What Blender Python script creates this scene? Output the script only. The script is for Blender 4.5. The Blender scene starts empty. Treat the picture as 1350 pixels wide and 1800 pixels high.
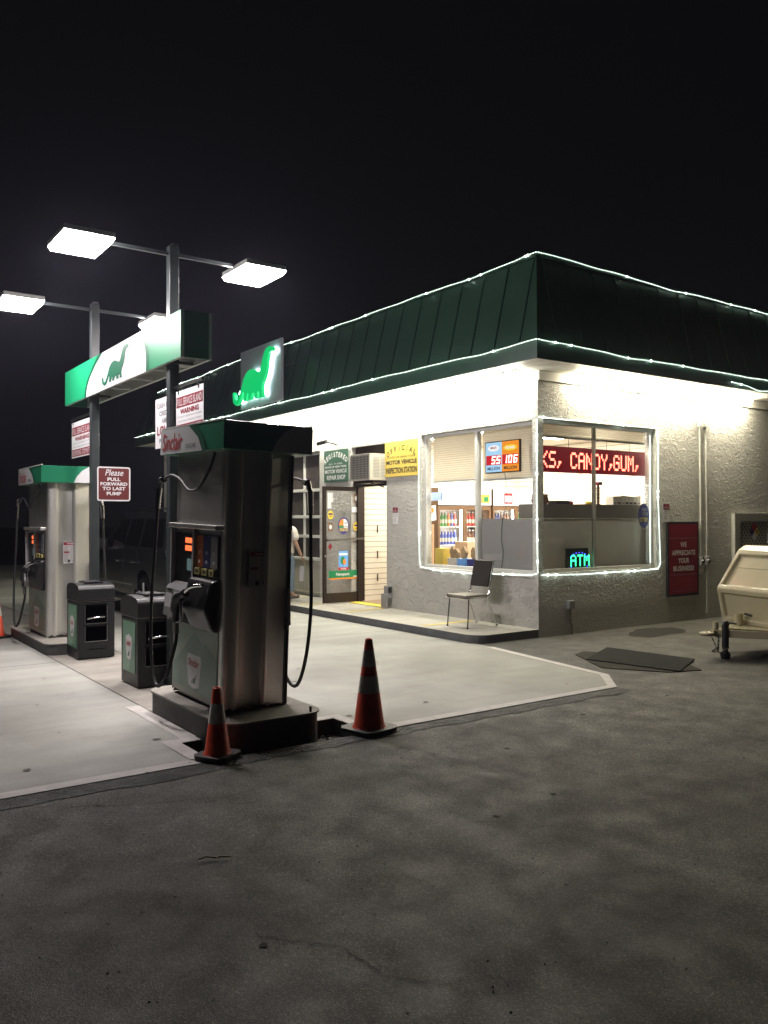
import bpy, bmesh, math, random
from mathutils import Vector, Matrix
random.seed(7)
R = math.radians
sc = bpy.context.scene
col = sc.collection

# ---------------------------------------------------------------- camera
cam = bpy.data.cameras.new("camera"); camo = bpy.data.objects.new("camera", cam); col.objects.link(camo)
cam.sensor_fit = 'VERTICAL'; cam.sensor_height = 36; cam.lens = 1468/1800*36
cam.clip_start = .05; cam.clip_end = 2000
a_, p_, r_ = R(35.1), R(0.55), R(-0.15)
F0 = Vector((-math.cos(a_), math.sin(a_), 0)); R0 = Vector((math.sin(a_), math.cos(a_), 0)); U0 = Vector((0, 0, 1))
Fw = F0*math.cos(p_)+U0*math.sin(p_); Up = -F0*math.sin(p_)+U0*math.cos(p_)
Rt = R0*math.cos(r_)+Up*math.sin(r_); Up = Up*math.cos(r_)-R0*math.sin(r_)
mw = Matrix((Rt, Up, -Fw)).transposed().to_4x4(); mw.translation = (8.571, -8.74, 1.70)
camo.matrix_world = mw
sc.camera = camo
# ---------------------------------------------------------------- night sky
wd = bpy.data.worlds.new("World"); sc.world = wd; wd.use_nodes = True
nt = wd.node_tree; nt.nodes.clear()
wo = nt.nodes.new('ShaderNodeOutputWorld'); bg = nt.nodes.new('ShaderNodeBackground')
sky = nt.nodes.new('ShaderNodeTexSky'); sky.sky_type = 'NISHITA'; sky.sun_disc = False
sky.sun_elevation = R(-6); sky.sun_rotation = R(120)
mixw = nt.nodes.new('ShaderNodeMixRGB'); mixw.blend_type = 'ADD'; mixw.inputs[0].default_value = 1
mixw.inputs[2].default_value = (.0031, .0032, .0038, 1)
sclw = nt.nodes.new('ShaderNodeMixRGB'); sclw.blend_type = 'MULTIPLY'; sclw.inputs[0].default_value = 1
sclw.inputs[2].default_value = (.01, .01, .01, 1)
nt.links.new(sky.outputs[0], sclw.inputs[1]); nt.links.new(sclw.outputs[0], mixw.inputs[1])
nt.links.new(mixw.outputs[0], bg.inputs[0]); bg.inputs[1].default_value = 1.0
nt.links.new(bg.outputs[0], wo.inputs[0])
sc.view_settings.view_transform = 'Standard'; sc.view_settings.look = 'None'
sc.view_settings.exposure = 0; sc.view_settings.gamma = 1
sc.render.engine = 'CYCLES'
sc.cycles.use_denoising = True
sc.cycles.max_bounces = 6; sc.cycles.diffuse_bounces = 3; sc.cycles.glossy_bounces = 3
sc.cycles.transmission_bounces = 4; sc.cycles.transparent_max_bounces = 12
sc.cycles.sample_clamp_indirect = 4; sc.cycles.caustics_reflective = False; sc.cycles.caustics_refractive = False

LAMP = 138.0      # luminaire lens radiance
SOFFIT = 92.0     # soffit tube lens radiance
HAZE = .0008  # density of the added haze that stands in for lens bloom
ROOM = 42.0       # shop ceiling panels

# ---------------------------------------------------------------- materials
MATS = {}
def mat(name, c, rough=.6, metal=0., emit=0., ec=None, noise=0., nscale=8., bump=0., bscale=60., dirt=0., coat=0., spec=.5, sample=True, c2=None, stretch=(1, 1, 1), aniso=0.):
    if name in MATS: return MATS[name]
    m = bpy.data.materials.new(name); m.use_nodes = True; MATS[name] = m
    N = m.node_tree.nodes; L = m.node_tree.links
    b = N['Principled BSDF']
    b.inputs['Base Color'].default_value = (*c, 1); b.inputs['Roughness'].default_value = rough
    b.inputs['Metallic'].default_value = metal; b.inputs['Specular IOR Level'].default_value = spec
    b.inputs['Coat Weight'].default_value = coat; b.inputs['Anisotropic'].default_value = aniso
    if emit:
        b.inputs['Emission Color'].default_value = (*(ec or c), 1); b.inputs['Emission Strength'].default_value = emit
        if not sample: m.cycles.emission_sampling = 'NONE'
    tc = mp = None
    if noise or bump:
        tc = N.new('ShaderNodeTexCoord'); mp = N.new('ShaderNodeMapping'); mp.inputs['Scale'].default_value = stretch
        L.new(tc.outputs['Object'], mp.inputs[0])
    if noise:
        n = N.new('ShaderNodeTexNoise'); n.inputs['Scale'].default_value = nscale; n.inputs['Detail'].default_value = 8; n.inputs['Roughness'].default_value = .65
        L.new(mp.outputs[0], n.inputs[0])
        r = N.new('ShaderNodeMapRange'); r.inputs[1].default_value = .3; r.inputs[2].default_value = .7
        L.new(n.outputs[0], r.inputs[0])
        mx = N.new('ShaderNodeMixRGB'); k = 1-noise
        mx.inputs[1].default_value = (*(c2 or (c[0]*k, c[1]*k, c[2]*k)), 1); mx.inputs[2].default_value = (*[min(1, v*(1+noise*.4)) for v in c], 1)
        L.new(r.outputs[0], mx.inputs[0]); L.new(mx.outputs[0], b.inputs['Base Color'])
        r2 = N.new('ShaderNodeMapRange'); r2.inputs[3].default_value = max(.03, rough-.12*noise*2); r2.inputs[4].default_value = min(1, rough+.12*noise*2)
        L.new(n.outputs[0], r2.inputs[0]); L.new(r2.outputs[0], b.inputs['Roughness'])
    if bump:
        n2 = N.new('ShaderNodeTexNoise'); n2.inputs['Scale'].default_value = bscale; n2.inputs['Detail'].default_value = 5
        L.new(mp.outputs[0], n2.inputs[0])
        bp = N.new('ShaderNodeBump'); bp.inputs['Strength'].default_value = 1; bp.inputs['Distance'].default_value = bump
        L.new(n2.outputs[0], bp.inputs['Height']); L.new(bp.outputs[0], b.inputs['Normal'])
    return m
def glow(name, c, s, sample=False):
    if name in MATS: return MATS[name]
    m = bpy.data.materials.new(name); m.use_nodes = True; MATS[name] = m
    N = m.node_tree.nodes; N.clear(); o = N.new('ShaderNodeOutputMaterial'); e = N.new('ShaderNodeEmission')
    e.inputs[0].default_value = (*c, 1); e.inputs[1].default_value = s
    m.node_tree.links.new(e.outputs[0], o.inputs[0])
    if not sample: m.cycles.emission_sampling = 'NONE'
    return m
def glass(name, tint=(1, 1, 1), ior=1.5, rough=0.0):
    m = bpy.data.materials.new(name); m.use_nodes = True; MATS[name] = m
    N = m.node_tree.nodes; L = m.node_tree.links; N.clear()
    o = N.new('ShaderNodeOutputMaterial'); t = N.new('ShaderNodeBsdfTransparent'); g = N.new('ShaderNodeBsdfGlossy')
    lw = N.new('ShaderNodeLayerWeight'); lw.inputs[0].default_value = .5; pw = N.new('ShaderNodeMath'); pw.operation = 'POWER'; pw.inputs[1].default_value = 5; L.new(lw.outputs['Facing'], pw.inputs[0])
    fr = N.new('ShaderNodeMapRange'); fr.inputs[3].default_value = ((ior-1)/(ior+1))**2; L.new(pw.outputs[0], fr.inputs[0]); mx = N.new('ShaderNodeMixShader')
    t.inputs[0].default_value = (*tint, 1); g.inputs['Roughness'].default_value = rough
    L.new(fr.outputs[0], mx.inputs[0]); L.new(t.outputs[0], mx.inputs[1]); L.new(g.outputs[0], mx.inputs[2]); L.new(mx.outputs[0], o.inputs[0])
    return m
def ground_mat(name, base, patch, fine, nscale, stainc, bump, speck=0.0, streak=False):
    m = bpy.data.materials.new(name); m.use_nodes = True; MATS[name] = m
    N = m.node_tree.nodes; L = m.node_tree.links; b = N['Principled BSDF']
    tc = N.new('ShaderNodeTexCoord')
    def noise(s, d=6, ro=.6, src=None):
        n = N.new('ShaderNodeTexNoise'); n.inputs['Scale'].default_value = s; n.inputs['Detail'].default_value = d; n.inputs['Roughness'].default_value = ro
        L.new(src or tc.outputs['Object'], n.inputs[0]); return n.outputs[0]
    def ramp(s, a, b_, lo=0., hi=1.):
        r = N.new('ShaderNodeMapRange'); r.inputs[1].default_value = a; r.inputs[2].default_value = b_; r.inputs[3].default_value = lo; r.inputs[4].default_value = hi
        L.new(s, r.inputs[0]); return r.outputs[0]
    def mix(f, c1, c2, mode='MIX'):
        x = N.new('ShaderNodeMixRGB'); x.blend_type = mode
        if isinstance(f, float): x.inputs[0].default_value = f
        else: L.new(f, x.inputs[0])
        for i, c in ((1, c1), (2, c2)):
            if isinstance(c, tuple): x.inputs[i].default_value = (*c, 1)
            else: L.new(c, x.inputs[i])
        return x.outputs[0]
    c = mix(ramp(noise(nscale, 7, .62), .35, .65), base, patch)
    c = mix(ramp(noise(nscale*.28, 4, .55), .47, .62, 0, .85), c, stainc)
    if streak:
        mp = N.new('ShaderNodeMapping'); mp.inputs['Scale'].default_value = (1.1, .12, 1); mp.inputs['Rotation'].default_value = (0, 0, R(8)); L.new(tc.outputs['Object'], mp.inputs[0])
        c = mix(ramp(noise(3, 6, .6, mp.outputs[0]), .45, .7, 0, .45), c, stainc)
        vs = N.new('ShaderNodeTexVoronoi'); vs.inputs['Scale'].default_value = 2.2; L.new(tc.outputs['Object'], vs.inputs[0])
        c = mix(ramp(vs.outputs['Distance'], .03, .06, .5, 0), c, (stainc[0]*.5, stainc[1]*.5, stainc[2]*.5))
    v = N.new('ShaderNodeTexVoronoi'); v.inputs['Scale'].default_value = fine; L.new(tc.outputs['Object'], v.inputs[0])
    sep = N.new('ShaderNodeSeparateColor'); L.new(v.outputs['Color'], sep.inputs[0])
    if speck > .6:
        pw = N.new('ShaderNodeMath'); pw.operation = 'POWER'; pw.inputs[1].default_value = 3.2; L.new(sep.outputs[0], pw.inputs[0])
        g = ramp(pw.outputs[0], 0, 1, .62, 2.7)
        n3 = noise(.62, 5, .6); c = mix(ramp(n3, .54, .66, 0, .62), c, (stainc[0]*.55, stainc[1]*.55, stainc[2]*.55))
        n4 = noise(3.1, 6, .7); c = mix(ramp(n4, .56, .70, 0, .5), c, (stainc[0]*.6, stainc[1]*.6, stainc[2]*.6))
        mp4 = N.new('ShaderNodeMapping'); mp4.inputs['Scale'].default_value = (.35, 2.6, 1); mp4.inputs['Rotation'].default_value = (0, 0, R(-38)); L.new(tc.outputs['Object'], mp4.inputs[0])
        c = mix(ramp(noise(1.0, 5, .6, mp4.outputs[0]), .55, .7, 0, .2), c, (base[0]*1.25, base[1]*1.25, base[2]*1.2))
    else: g = ramp(sep.outputs[0], 0, 1, 1-speck, 1+speck)
    cc = N.new('ShaderNodeCombineColor')
    for i in range(3): L.new(g, cc.inputs[i])
    c = mix(1.0, c, cc.outputs[0], 'MULTIPLY')
    L.new(c, b.inputs['Base Color'])
    L.new(ramp(noise(nscale*2), .3, .7, .62, .88), b.inputs['Roughness'])
    bp = N.new('ShaderNodeBump'); bp.inputs['Distance'].default_value = bump; bp.inputs['Strength'].default_value = 1
    h = N.new('ShaderNodeMath'); h.operation = 'ADD'
    L.new(noise(fine*.5, 3), h.inputs[0]); L.new(v.outputs['Distance'], h.inputs[1]); L.new(h.outputs[0], bp.inputs['Height']); L.new(bp.outputs[0], b.inputs['Normal'])
    return m
def stucco(name, c):
    m = bpy.data.materials.new(name); m.use_nodes = True; MATS[name] = m
    N = m.node_tree.nodes; L = m.node_tree.links; b = N['Principled BSDF']; b.inputs['Roughness'].default_value = .75
    tc = N.new('ShaderNodeTexCoord'); mp = N.new('ShaderNodeMapping'); mp.inputs['Scale'].default_value = (1, 1, 1.7); mp.inputs['Rotation'].default_value = (R(10), R(10), 0)
    L.new(tc.outputs['Object'], mp.inputs[0])
    w = N.new('ShaderNodeTexNoise'); w.inputs['Scale'].default_value = 5; w.inputs['Detail'].default_value = 3; w.inputs['Distortion'].default_value = 2.2; L.new(mp.outputs[0], w.inputs[0])
    w2 = N.new('ShaderNodeTexNoise'); w2.inputs['Scale'].default_value = 13; w2.inputs['Detail'].default_value = 4; w2.inputs['Distortion'].default_value = 1.4; L.new(mp.outputs[0], w2.inputs[0])
    rr = N.new('ShaderNodeMapRange'); rr.inputs[1].default_value = .46; rr.inputs[2].default_value = .54; L.new(w2.outputs[0], rr.inputs[0])
    rq = N.new('ShaderNodeMapRange'); rq.inputs[1].default_value = .42; rq.inputs[2].default_value = .6; L.new(w.outputs[0], rq.inputs[0])
    mu = N.new('ShaderNodeMath'); mu.operation = 'MULTIPLY'; L.new(rr.outputs[0], mu.inputs[0]); L.new(rq.outputs[0], mu.inputs[1])
    bp = N.new('ShaderNodeBump'); bp.inputs['Distance'].default_value = .016; bp.inputs['Strength'].default_value = .9; L.new(mu.outputs[0], bp.inputs['Height']); L.new(bp.outputs[0], b.inputs['Normal'])
    n = N.new('ShaderNodeTexNoise'); n.inputs['Scale'].default_value = 1.2; n.inputs['Detail'].default_value = 8; L.new(tc.outputs['Object'], n.inputs[0])
    mx = N.new('ShaderNodeMixRGB'); mx.inputs[1].default_value = (c[0]*.82, c[1]*.82, c[2]*.8, 1); mx.inputs[2].default_value = (*c, 1)
    L.new(n.outputs[0], mx.inputs[0]); L.new(mx.outputs[0], b.inputs['Base Color'])
    return m

ASPH = ground_mat('asphalt', (.064, .0625, .054), (.053, .0515, .0445), 170, 1.8, (.036, .0345, .030), .0026, .85)
ASPN = ground_mat('fresh_asphalt', (.026, .025, .026), (.020, .019, .020), 60, 3, (.024, .023, .023), .010, .5)
CONC = ground_mat('concrete', (.378, .380, .347), (.328, .330, .302), 160, .9, (.222, .222, .20), .0012, .08, True)
CONO = ground_mat('old_concrete', (.36, .34, .30), (.29, .27, .24), 130, 1.6, (.17, .16, .14), .003, .14, True)
BORD = mat('pale_border', (.52, .50, .475), .8, noise=.22, nscale=6)
DIRT = mat('dark_soil', (.03, .027, .024), .95, noise=.4, nscale=20, bump=.02, bscale=30)
STUC = stucco('stucco', (.57, .56, .535))
WHITE = mat('white_paint', (.78, .77, .73), .5, noise=.06, nscale=3)
BOARD = mat('soffit_board', (.80, .78, .72), .6, noise=.05, nscale=4)
GREEN = mat('green_roof', (.048, .112, .082), .36, noise=.22, nscale=1.3)
GREENS = mat('green_seam', (.012, .045, .032), .45)
YEL = mat('yellow_paint', (.72, .55, .08), .7, noise=.35, nscale=14)
CURB = mat('grey_curb_paint', (.12, .125, .13), .8, noise=.3, nscale=7, bump=.003, bscale=60)
PLAT = ground_mat('walkway_concrete', (.40, .385, .34), (.33, .32, .28), 140, 1.5, (.24, .23, .20), .002, .1)
STEEL = mat('brushed_steel', (.70, .69, .66), .42, .93, noise=.16, nscale=1.6, stretch=(1.5, 1.5, .7))
STEELD = mat('dark_steel', (.22, .215, .21), .32, 1., noise=.2, nscale=5)
CHROME = mat('chrome', (.75, .75, .75), .12, 1.)
BLACK = mat('black_plastic', (.012, .012, .013), .38, noise=.2, nscale=9)
BINB = mat('bin_plastic', (.010, .011, .013), .42, noise=.2, nscale=12, bump=.0006, bscale=250)
RUB = mat('rubber', (.010, .010, .010), .55)
GREYP = mat('grey_plastic', (.28, .28, .29), .45, noise=.12, nscale=10)
SILV = mat('silver_plastic', (.42, .42, .43), .35, .3)
LGREEN = mat('pale_green_panel', (.22, .36, .29), .35, noise=.1, nscale=5)
DGREEN = mat('brand_green', (.008, .19, .075), .35)
DGREEN2 = mat('deep_green', (.004, .085, .040), .35)
SIGNW = mat('sign_white', (.74, .74, .76), .4)
RED = mat('sign_red', (.42, .020, .028), .45)
DRED = mat('maroon', (.23, .016, .03), .42, noise=.1, nscale=3)
BROWN = mat('brown_sign', (.13, .022, .020), .5)
INK = mat('ink', (.02, .02, .022), .5)
GINK = mat('grey_ink', (.25, .25, .26), .5)
ORANGE = mat('cone_orange', (.62, .055, .014), .5, noise=.3, nscale=9)
REFL = mat('reflective_collar', (.60, .59, .54), .35, noise=.35, nscale=12)
POST = mat('post_paint', (.040, .048, .050), .34, noise=.12, nscale=5)
BRONZE = mat('bronze_frame', (.035, .026, .020), .38, .6)
ALU = mat('white_aluminium', (.62, .63, .60), .4, noise=.06, nscale=6)
CREAM = mat('trailer_cream', (.46, .42, .275), .25, noise=.10, nscale=2.5, coat=.4)
BEIGE = mat('garage_beige', (.40, .39, .33), .55, noise=.08, nscale=3)
GLASS = glass('window_glass'); DKGL = mat('garage_glass', (.075, .066, .062), .14, noise=.3, nscale=1.2)  # garage panes are opaque; the grey-pink reflection is put into their base colour
FILM = mat('grey_film', (.30, .30, .29), .6, noise=.05, nscale=1.5)
SHELFD = mat('dark_shelf_back', (.18, .17, .145), .6, noise=.1, nscale=2)
SHELFL = mat('olive_shelf_back', (.66, .65, .60), .6, noise=.12, nscale=1.5)
SLAT = mat('slatwall_cream', (.74, .70, .58), .6, noise=.04, nscale=3)
GROOVE = mat('groove', (.10, .07, .04), .8)
CARB = mat('car_black', (.026, .028, .032), .20, coat=.8)
CARG = mat('car_glass', (.004, .004, .005), .03, spec=.9)
ROPE = mat('rope_tube', (.7, .75, .7), .3, emit=.35, ec=(.72, 1., .80), sample=False)
BULB = glow('led_bulb', (.82, 1., .86), 15)
NAVY = mat('navy', (.02, .02, .16), .5)
SKYB = mat('sky_blue', (.12, .35, .75), .5)
ORG = mat('orange_print', (.75, .22, .02), .5)
TAN = mat('tan_bag', (.38, .27, .14), .7, noise=.3, nscale=20)
CARD = mat('carton_white', (.62, .58, .50), .7, noise=.1, nscale=8)
BROWNW = mat('brown_trim', (.16, .09, .045), .5)

# ---------------------------------------------------------------- mesh collector
ORG_OF = {}
def frame(o, U, V):
    U = Vector(U).normalized(); V = Vector(V).normalized(); Nn = U.cross(V)
    m = Matrix((U, V, Nn)).transposed().to_4x4(); m.translation = Vector(o); return m
class M:
    def __init__(s): s.v = []; s.f = []; s.mi = []; s.ms = []; s.sm = []; s.T = Matrix.Identity(4)
    def set(s, T): s.T = T; return s
    def mid(s, m):
        if m not in s.ms: s.ms.append(m)
        return s.ms.index(m)
    def add(s, vs, fs, m, smooth=False):
        b = len(s.v); s.v += [s.T @ Vector(p) for p in vs]; i = s.mid(m)
        for f in fs: s.f.append([b+k for k in f]); s.mi.append(i); s.sm.append(smooth)
        return s
    def box(s, x0, x1, y0, y1, z0, z1, m):
        v = [(x0, y0, z0), (x1, y0, z0), (x1, y1, z0), (x0, y1, z0), (x0, y0, z1), (x1, y0, z1), (x1, y1, z1), (x0, y1, z1)]
        return s.add(v, [(0, 3, 2, 1), (4, 5, 6, 7), (0, 1, 5, 4), (1, 2, 6, 5), (2, 3, 7, 6), (3, 0, 4, 7)], m)
    def bar(s, p, q, w, h, m, up=(0, 0, 1)):
        p = Vector(p); q = Vector(q); d = (q-p).normalized(); u = Vector(up)
        if abs(d.dot(u)) > .99: u = Vector((0, 1, 0))
        sx = d.cross(u).normalized()*w/2; sy = sx.normalized().cross(d).normalized()*h/2
        v = [p-sx-sy, p+sx-sy, p+sx+sy, p-sx+sy, q-sx-sy, q+sx-sy, q+sx+sy, q-sx+sy]
        return s.add(v, [(0, 1, 2, 3), (7, 6, 5, 4), (0, 4, 5, 1), (1, 5, 6, 2), (2, 6, 7, 3), (3, 7, 4, 0)], m)
    def tube(s, pts, r, m, n=8, caps=True):
        pts = [Vector(p) for p in pts]; rs = r if isinstance(r, (list, tuple)) else [r]*len(pts); vs = []; fs = []
        t0 = (pts[1]-pts[0]).normalized(); ref = Vector((0, 0, 1)) if abs(t0.z) < .9 else Vector((1, 0, 0))
        nrm = t0.cross(ref).normalized()
        for i, p in enumerate(pts):
            t = (pts[min(i+1, len(pts)-1)]-pts[max(i-1, 0)]).normalized()
            nrm = (nrm-t*nrm.dot(t)).normalized(); bi = t.cross(nrm)
            for k in range(n):
                a = 2*math.pi*k/n; vs.append(p+(nrm*math.cos(a)+bi*math.sin(a))*rs[i])
        for i in range(len(pts)-1):
            for k in range(n): fs.append((i*n+k, i*n+(k+1) % n, (i+1)*n+(k+1) % n, (i+1)*n+k))
        s.add(vs, fs, m, True)
        if caps: s.add(vs[:n], [tuple(reversed(range(n)))], m); s.add(vs[-n:], [tuple(range(n))], m)
        return s
    def lathe(s, c, prof, m, n=20, axis='z'):
        vs = []; fs = []
        for (r, z) in prof:
            for k in range(n):
                a = 2*math.pi*k/n; x, y = r*math.cos(a), r*math.sin(a)
                p = {'z': (x, y, z), 'y': (x, z, y), 'x': (z, x, y)}[axis]
                vs.append((c[0]+p[0], c[1]+p[1], c[2]+p[2]))
        for i in range(len(prof)-1):
            for k in range(n):
                q = (i*n+k, i*n+(k+1) % n, (i+1)*n+(k+1) % n, (i+1)*n+k); fs.append(q if axis != 'y' else q[::-1])
        s.add(vs, fs, m, True)
        if prof[0][0] > 0: s.add(vs[:n], [tuple(reversed(range(n)))], m)
        if prof[-1][0] > 0: s.add(vs[-n:], [tuple(range(n))], m)
        return s
    def poly(s, pts, m, w=0.): return s.add([(p[0], p[1], w) for p in pts], [tuple(range(len(pts)))], m)
    def prism(s, pts, w0, w1, m, m2=None):
        n = len(pts); a = sum(pts[i][0]*pts[(i+1) % n][1]-pts[(i+1) % n][0]*pts[i][1] for i in range(n))
        if a < 0: pts = pts[::-1]
        vs = [(p[0], p[1], w0) for p in pts]+[(p[0], p[1], w1) for p in pts]
        s.add(vs, [tuple(reversed(range(n)))]+[(i, (i+1) % n, n+(i+1) % n, n+i) for i in range(n)], m)
        return s.add(vs[n:], [tuple(range(n))], m2 or m)
    def rect(s, u0, v0, u1, v1, m, w=.002): return s.poly([(u0, v0), (u1, v0), (u1, v1), (u0, v1)], m, w)
    def disc(s, u, v, ru, rv, m, w=.002, n=24, a0=0, a1=360):
        p = [(u+ru*math.cos(R(a0+(a1-a0)*k/n)), v+rv*math.sin(R(a0+(a1-a0)*k/n))) for k in range(n+(a1-a0 < 360))]
        if a1-a0 < 360 and a1-a0 != 180: p.append((u, v))
        return s.poly(p, m, w)
    def text(s, t, u0, v0, u1, v1, m, w=.003, bold=.0, shear=0.):
        vs, fs = glyphs(t, bold)
        xs = [p[0] for p in vs]; ys = [p[1] for p in vs]
        sx = (u1-u0)/(max(xs)-min(xs)); sy = (v1-v0)/(max(ys)-min(ys)); bx, by = min(xs), min(ys)
        return s.add([(u0+(x-bx)*sx+(y-by)*sy*shear, v0+(y-by)*sy, w) for x, y in vs], fs, m)
    def arctext(s, t, cu, cv, rad, a0, a1, hgt, wid, m, w=.003, bold=.02, ru=1.):
        n = len(t)
        for i, ch in enumerate(t):
            a = R(a0+(a1-a0)*(i/(n-1))); vs, fs = glyphs(ch, bold)
            xs = [p[0] for p in vs]; ys = [p[1] for p in vs]; k = hgt/(max(ys)-min(ys)); mx_ = (max(xs)+min(xs))/2
            kx = min(wid/(max(xs)-min(xs)), k) if ch != 'I' else k*.8
            ca, sa = math.cos(a-math.pi/2), math.sin(a-math.pi/2); ou, ov = cu+rad*ru*math.cos(a), cv+rad*math.sin(a); b0 = min(ys)
            s.add([(ou+(x-mx_)*kx*ca-(y-b0)*k*sa, ov+(x-mx_)*kx*sa+(y-b0)*k*ca, w) for x, y in vs], fs, m)
        return s
    def build(s, name, parent=None, bevel=0., seg=2, **tags):
        o0 = ORG_OF.get(parent.name, Vector((0, 0, 0))) if parent else ORIGIN[0]
        me = bpy.data.meshes.new(name); me.from_pydata([v-o0 for v in s.v], [], s.f)
        for m in s.ms: me.materials.append(m)
        me.polygons.foreach_set('material_index', s.mi); me.polygons.foreach_set('use_smooth', s.sm); me.update()
        o = bpy.data.objects.new(name, me); col.objects.link(o)
        if parent: o.parent = parent; ORG_OF[o.name] = o0.copy()
        else: o.location = o0; ORG_OF[o.name] = o0.copy()
        if bevel:
            md = o.modifiers.new('bevel', 'BEVEL'); md.width = bevel; md.segments = seg; md.limit_method = 'ANGLE'; md.angle_limit = R(35)
        for k, v in tags.items():
            if v is not None: o[k] = v
        return o
ORIGIN = [Vector((0, 0, 0))]
GC = {}
def glyphs(t, bold):
    k = (t, bold)
    if k in GC: return GC[k]
    c = bpy.data.curves.new('lettering', 'FONT'); c.body = t; c.size = 1; c.offset = bold; c.resolution_u = 3; c.fill_mode = 'FRONT'
    o = bpy.data.objects.new('lettering', c); col.objects.link(o)
    dg = bpy.context.evaluated_depsgraph_get(); me = bpy.data.meshes.new_from_object(o.evaluated_get(dg))
    r = ([(v.co.x, v.co.y) for v in me.vertices], [tuple(p.vertices) for p in me.polygons])
    bpy.data.objects.remove(o); bpy.data.curves.remove(c); bpy.data.meshes.remove(me)
    GC[k] = r; return r
def thing(name, loc, label, cat, group=None):
    o = bpy.data.objects.new(name, None); o.empty_display_size = .1; col.objects.link(o); o.location = loc
    o['label'] = label; o['category'] = cat
    if group: o['group'] = group
    ORG_OF[o.name] = Vector(loc); return o
def at(loc): ORIGIN[0] = Vector(loc)
def solo(mm, name, loc, label, cat, group=None, bevel=0.):
    at(loc); o = mm.build(name, None, bevel, label=label, category=cat, group=group); at((0, 0, 0)); return o
def struct(mm, name, **k): return mm.build(name, None, kind='structure', **k)
def copy_tree(o, parent=None, reuse=True):
    c = o.copy(); col.objects.link(c); c.parent = parent
    for ch in list(o.children): copy_tree(ch, c)
    return c
FRONT = lambda x, y, z: frame((x, y, z), (1, 0, 0), (0, 0, 1))     # faces -Y
SIDE = lambda x, y, z: frame((x, y, z), (0, 1, 0), (0, 0, 1))      # faces +X
def catmull(P, n=8):
    P = [Vector(p) for p in P]; Q = [P[0]]+P+[P[-1]]; out = []
    for i in range(1, len(Q)-2):
        for k in range(n):
            t = k/n; p0, p1, p2, p3 = Q[i-1:i+3]
            out.append(.5*((2*p1)+(-p0+p2)*t+(2*p0-5*p1+4*p2-p3)*t*t+(-p0+3*p1-3*p2+p3)*t**3))
    out.append(Q[-2]); return out

# ================================================================ SETTING
# asphalt ground with a real hole where the island end is dug out
HX0, HX1, HY0, HY1 = 2.46, 3.02, -6.34, -4.98
g = M(); B = 220
for (x0, x1, y0, y1) in ((-B, HX0, -B, B), (HX1, B, -B, B), (HX0, HX1, -B, HY0), (HX0, HX1, HY1, B)):
    g.add([(x0, y0, 0), (x1, y0, 0), (x1, y1, 0), (x0, y1, 0)], [(0, 1, 2, 3)], ASPH)
struct(g, 'ground')
g = M(); d = -.13
g.add([(HX0, HY0, d), (HX1, HY0, d), (HX1, HY1, d), (HX0, HY1, d)], [(0, 1, 2, 3)], DIRT)
for p, q in (((HX0, HY0), (HX1, HY0)), ((HX1, HY0), (HX1, HY1)), ((HX1, HY1), (HX0, HY1)), ((HX0, HY1), (HX0, HY0))):
    g.add([(p[0], p[1], d), (q[0], q[1], d), (q[0], q[1], 0), (p[0], p[1], 0)], [(3, 2, 1, 0)], DIRT)
random.seed(3)
for i in range(120):
    x, y = random.uniform(HX0+.04, HX1-.04), random.choice((random.uniform(HY0+.03, HY0+.1), random.uniform(-5.3, HY1-.03))); r = random.uniform(.008, .024)
    g.lathe((x, y, d), [(r, 0), (r*.9, r*.7), (r*.3, r*1.2)], CONO if random.random() < .5 else DIRT, 6)
struct(g, 'excavated_pit')
def sheet(pts, z, m, name):
    s = M(); s.add([(x, y, z) for x, y in pts], [tuple(range(len(pts)))], m); return struct(s, name)
XW = -26
sheet([(XW, -14), (HX0, -14), (HX0, -6.17), (XW, -6.17)], .004, CONC, 'concrete_slab')
sheet([(HX0, -14), (2.96, -14), (2.96, HY0), (HX0, HY0)], .004, CONC, 'concrete_slab_edge')
sheet([(XW, -5.33), (HX0, -5.33), (HX0, HY1), (2.90, HY1), (2.90, -1.98), (2.46, -1.58), (.3, -1.26), (.3, -1.14), (XW, -1.14)], .004, CONC, 'concrete_slab_front')
sheet([(XW, -6.155), (HX0, -6.155), (HX0, -5.345), (XW, -5.345)], .004, CONO, 'island_strip')
# pale margin strip along the slab's edge, and the fresh asphalt seam outside it
for nm, pts in (('slab_margin', [(2.93, -14), (3.06, -14), (3.05, -6.32), (2.93, HY0)]),
                ('slab_margin_front', [(2.90, HY1), (3.02, HY1), (3.0, -1.95), (2.50, -1.48), (.3, -1.15), (.3, -1.26), (2.46, -1.58), (2.90, -1.98)])):
    sheet(pts, .008, BORD, nm)
for nm, (x0, x1, y0, y1) in dict(pit_margin=(HX0-.12, HX0, HY0-.12, -6.18), pit_margin_long=(HX0, 2.96, HY0-.12, HY0), pit_margin_side=(HX0-.1, HX0, -5.32, HY1+.1), pit_margin_back=(HX0, 2.9, HY1, HY1+.1), island_margin=(1.0, HX0-.12, -6.30, -6.17)).items():
    sheet([(x0, y0), (x1, y0), (x1, y1), (x0, y1)], .008, BORD, nm)
random.seed(5)
def ragged(y0, y1, x0, w, n):
    L_ = [(x0, y0+(y1-y0)*i/n) for i in range(n+1)]
    Rr = [(x0+w+random.uniform(-.015, .018)+.02*math.sin(i*.7), y0+(y1-y0)*i/n) for i in range(n, -1, -1)]
    return Rr[::-1][::1] if False else [(a, b) for a, b in Rr][::-1], L_
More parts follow.
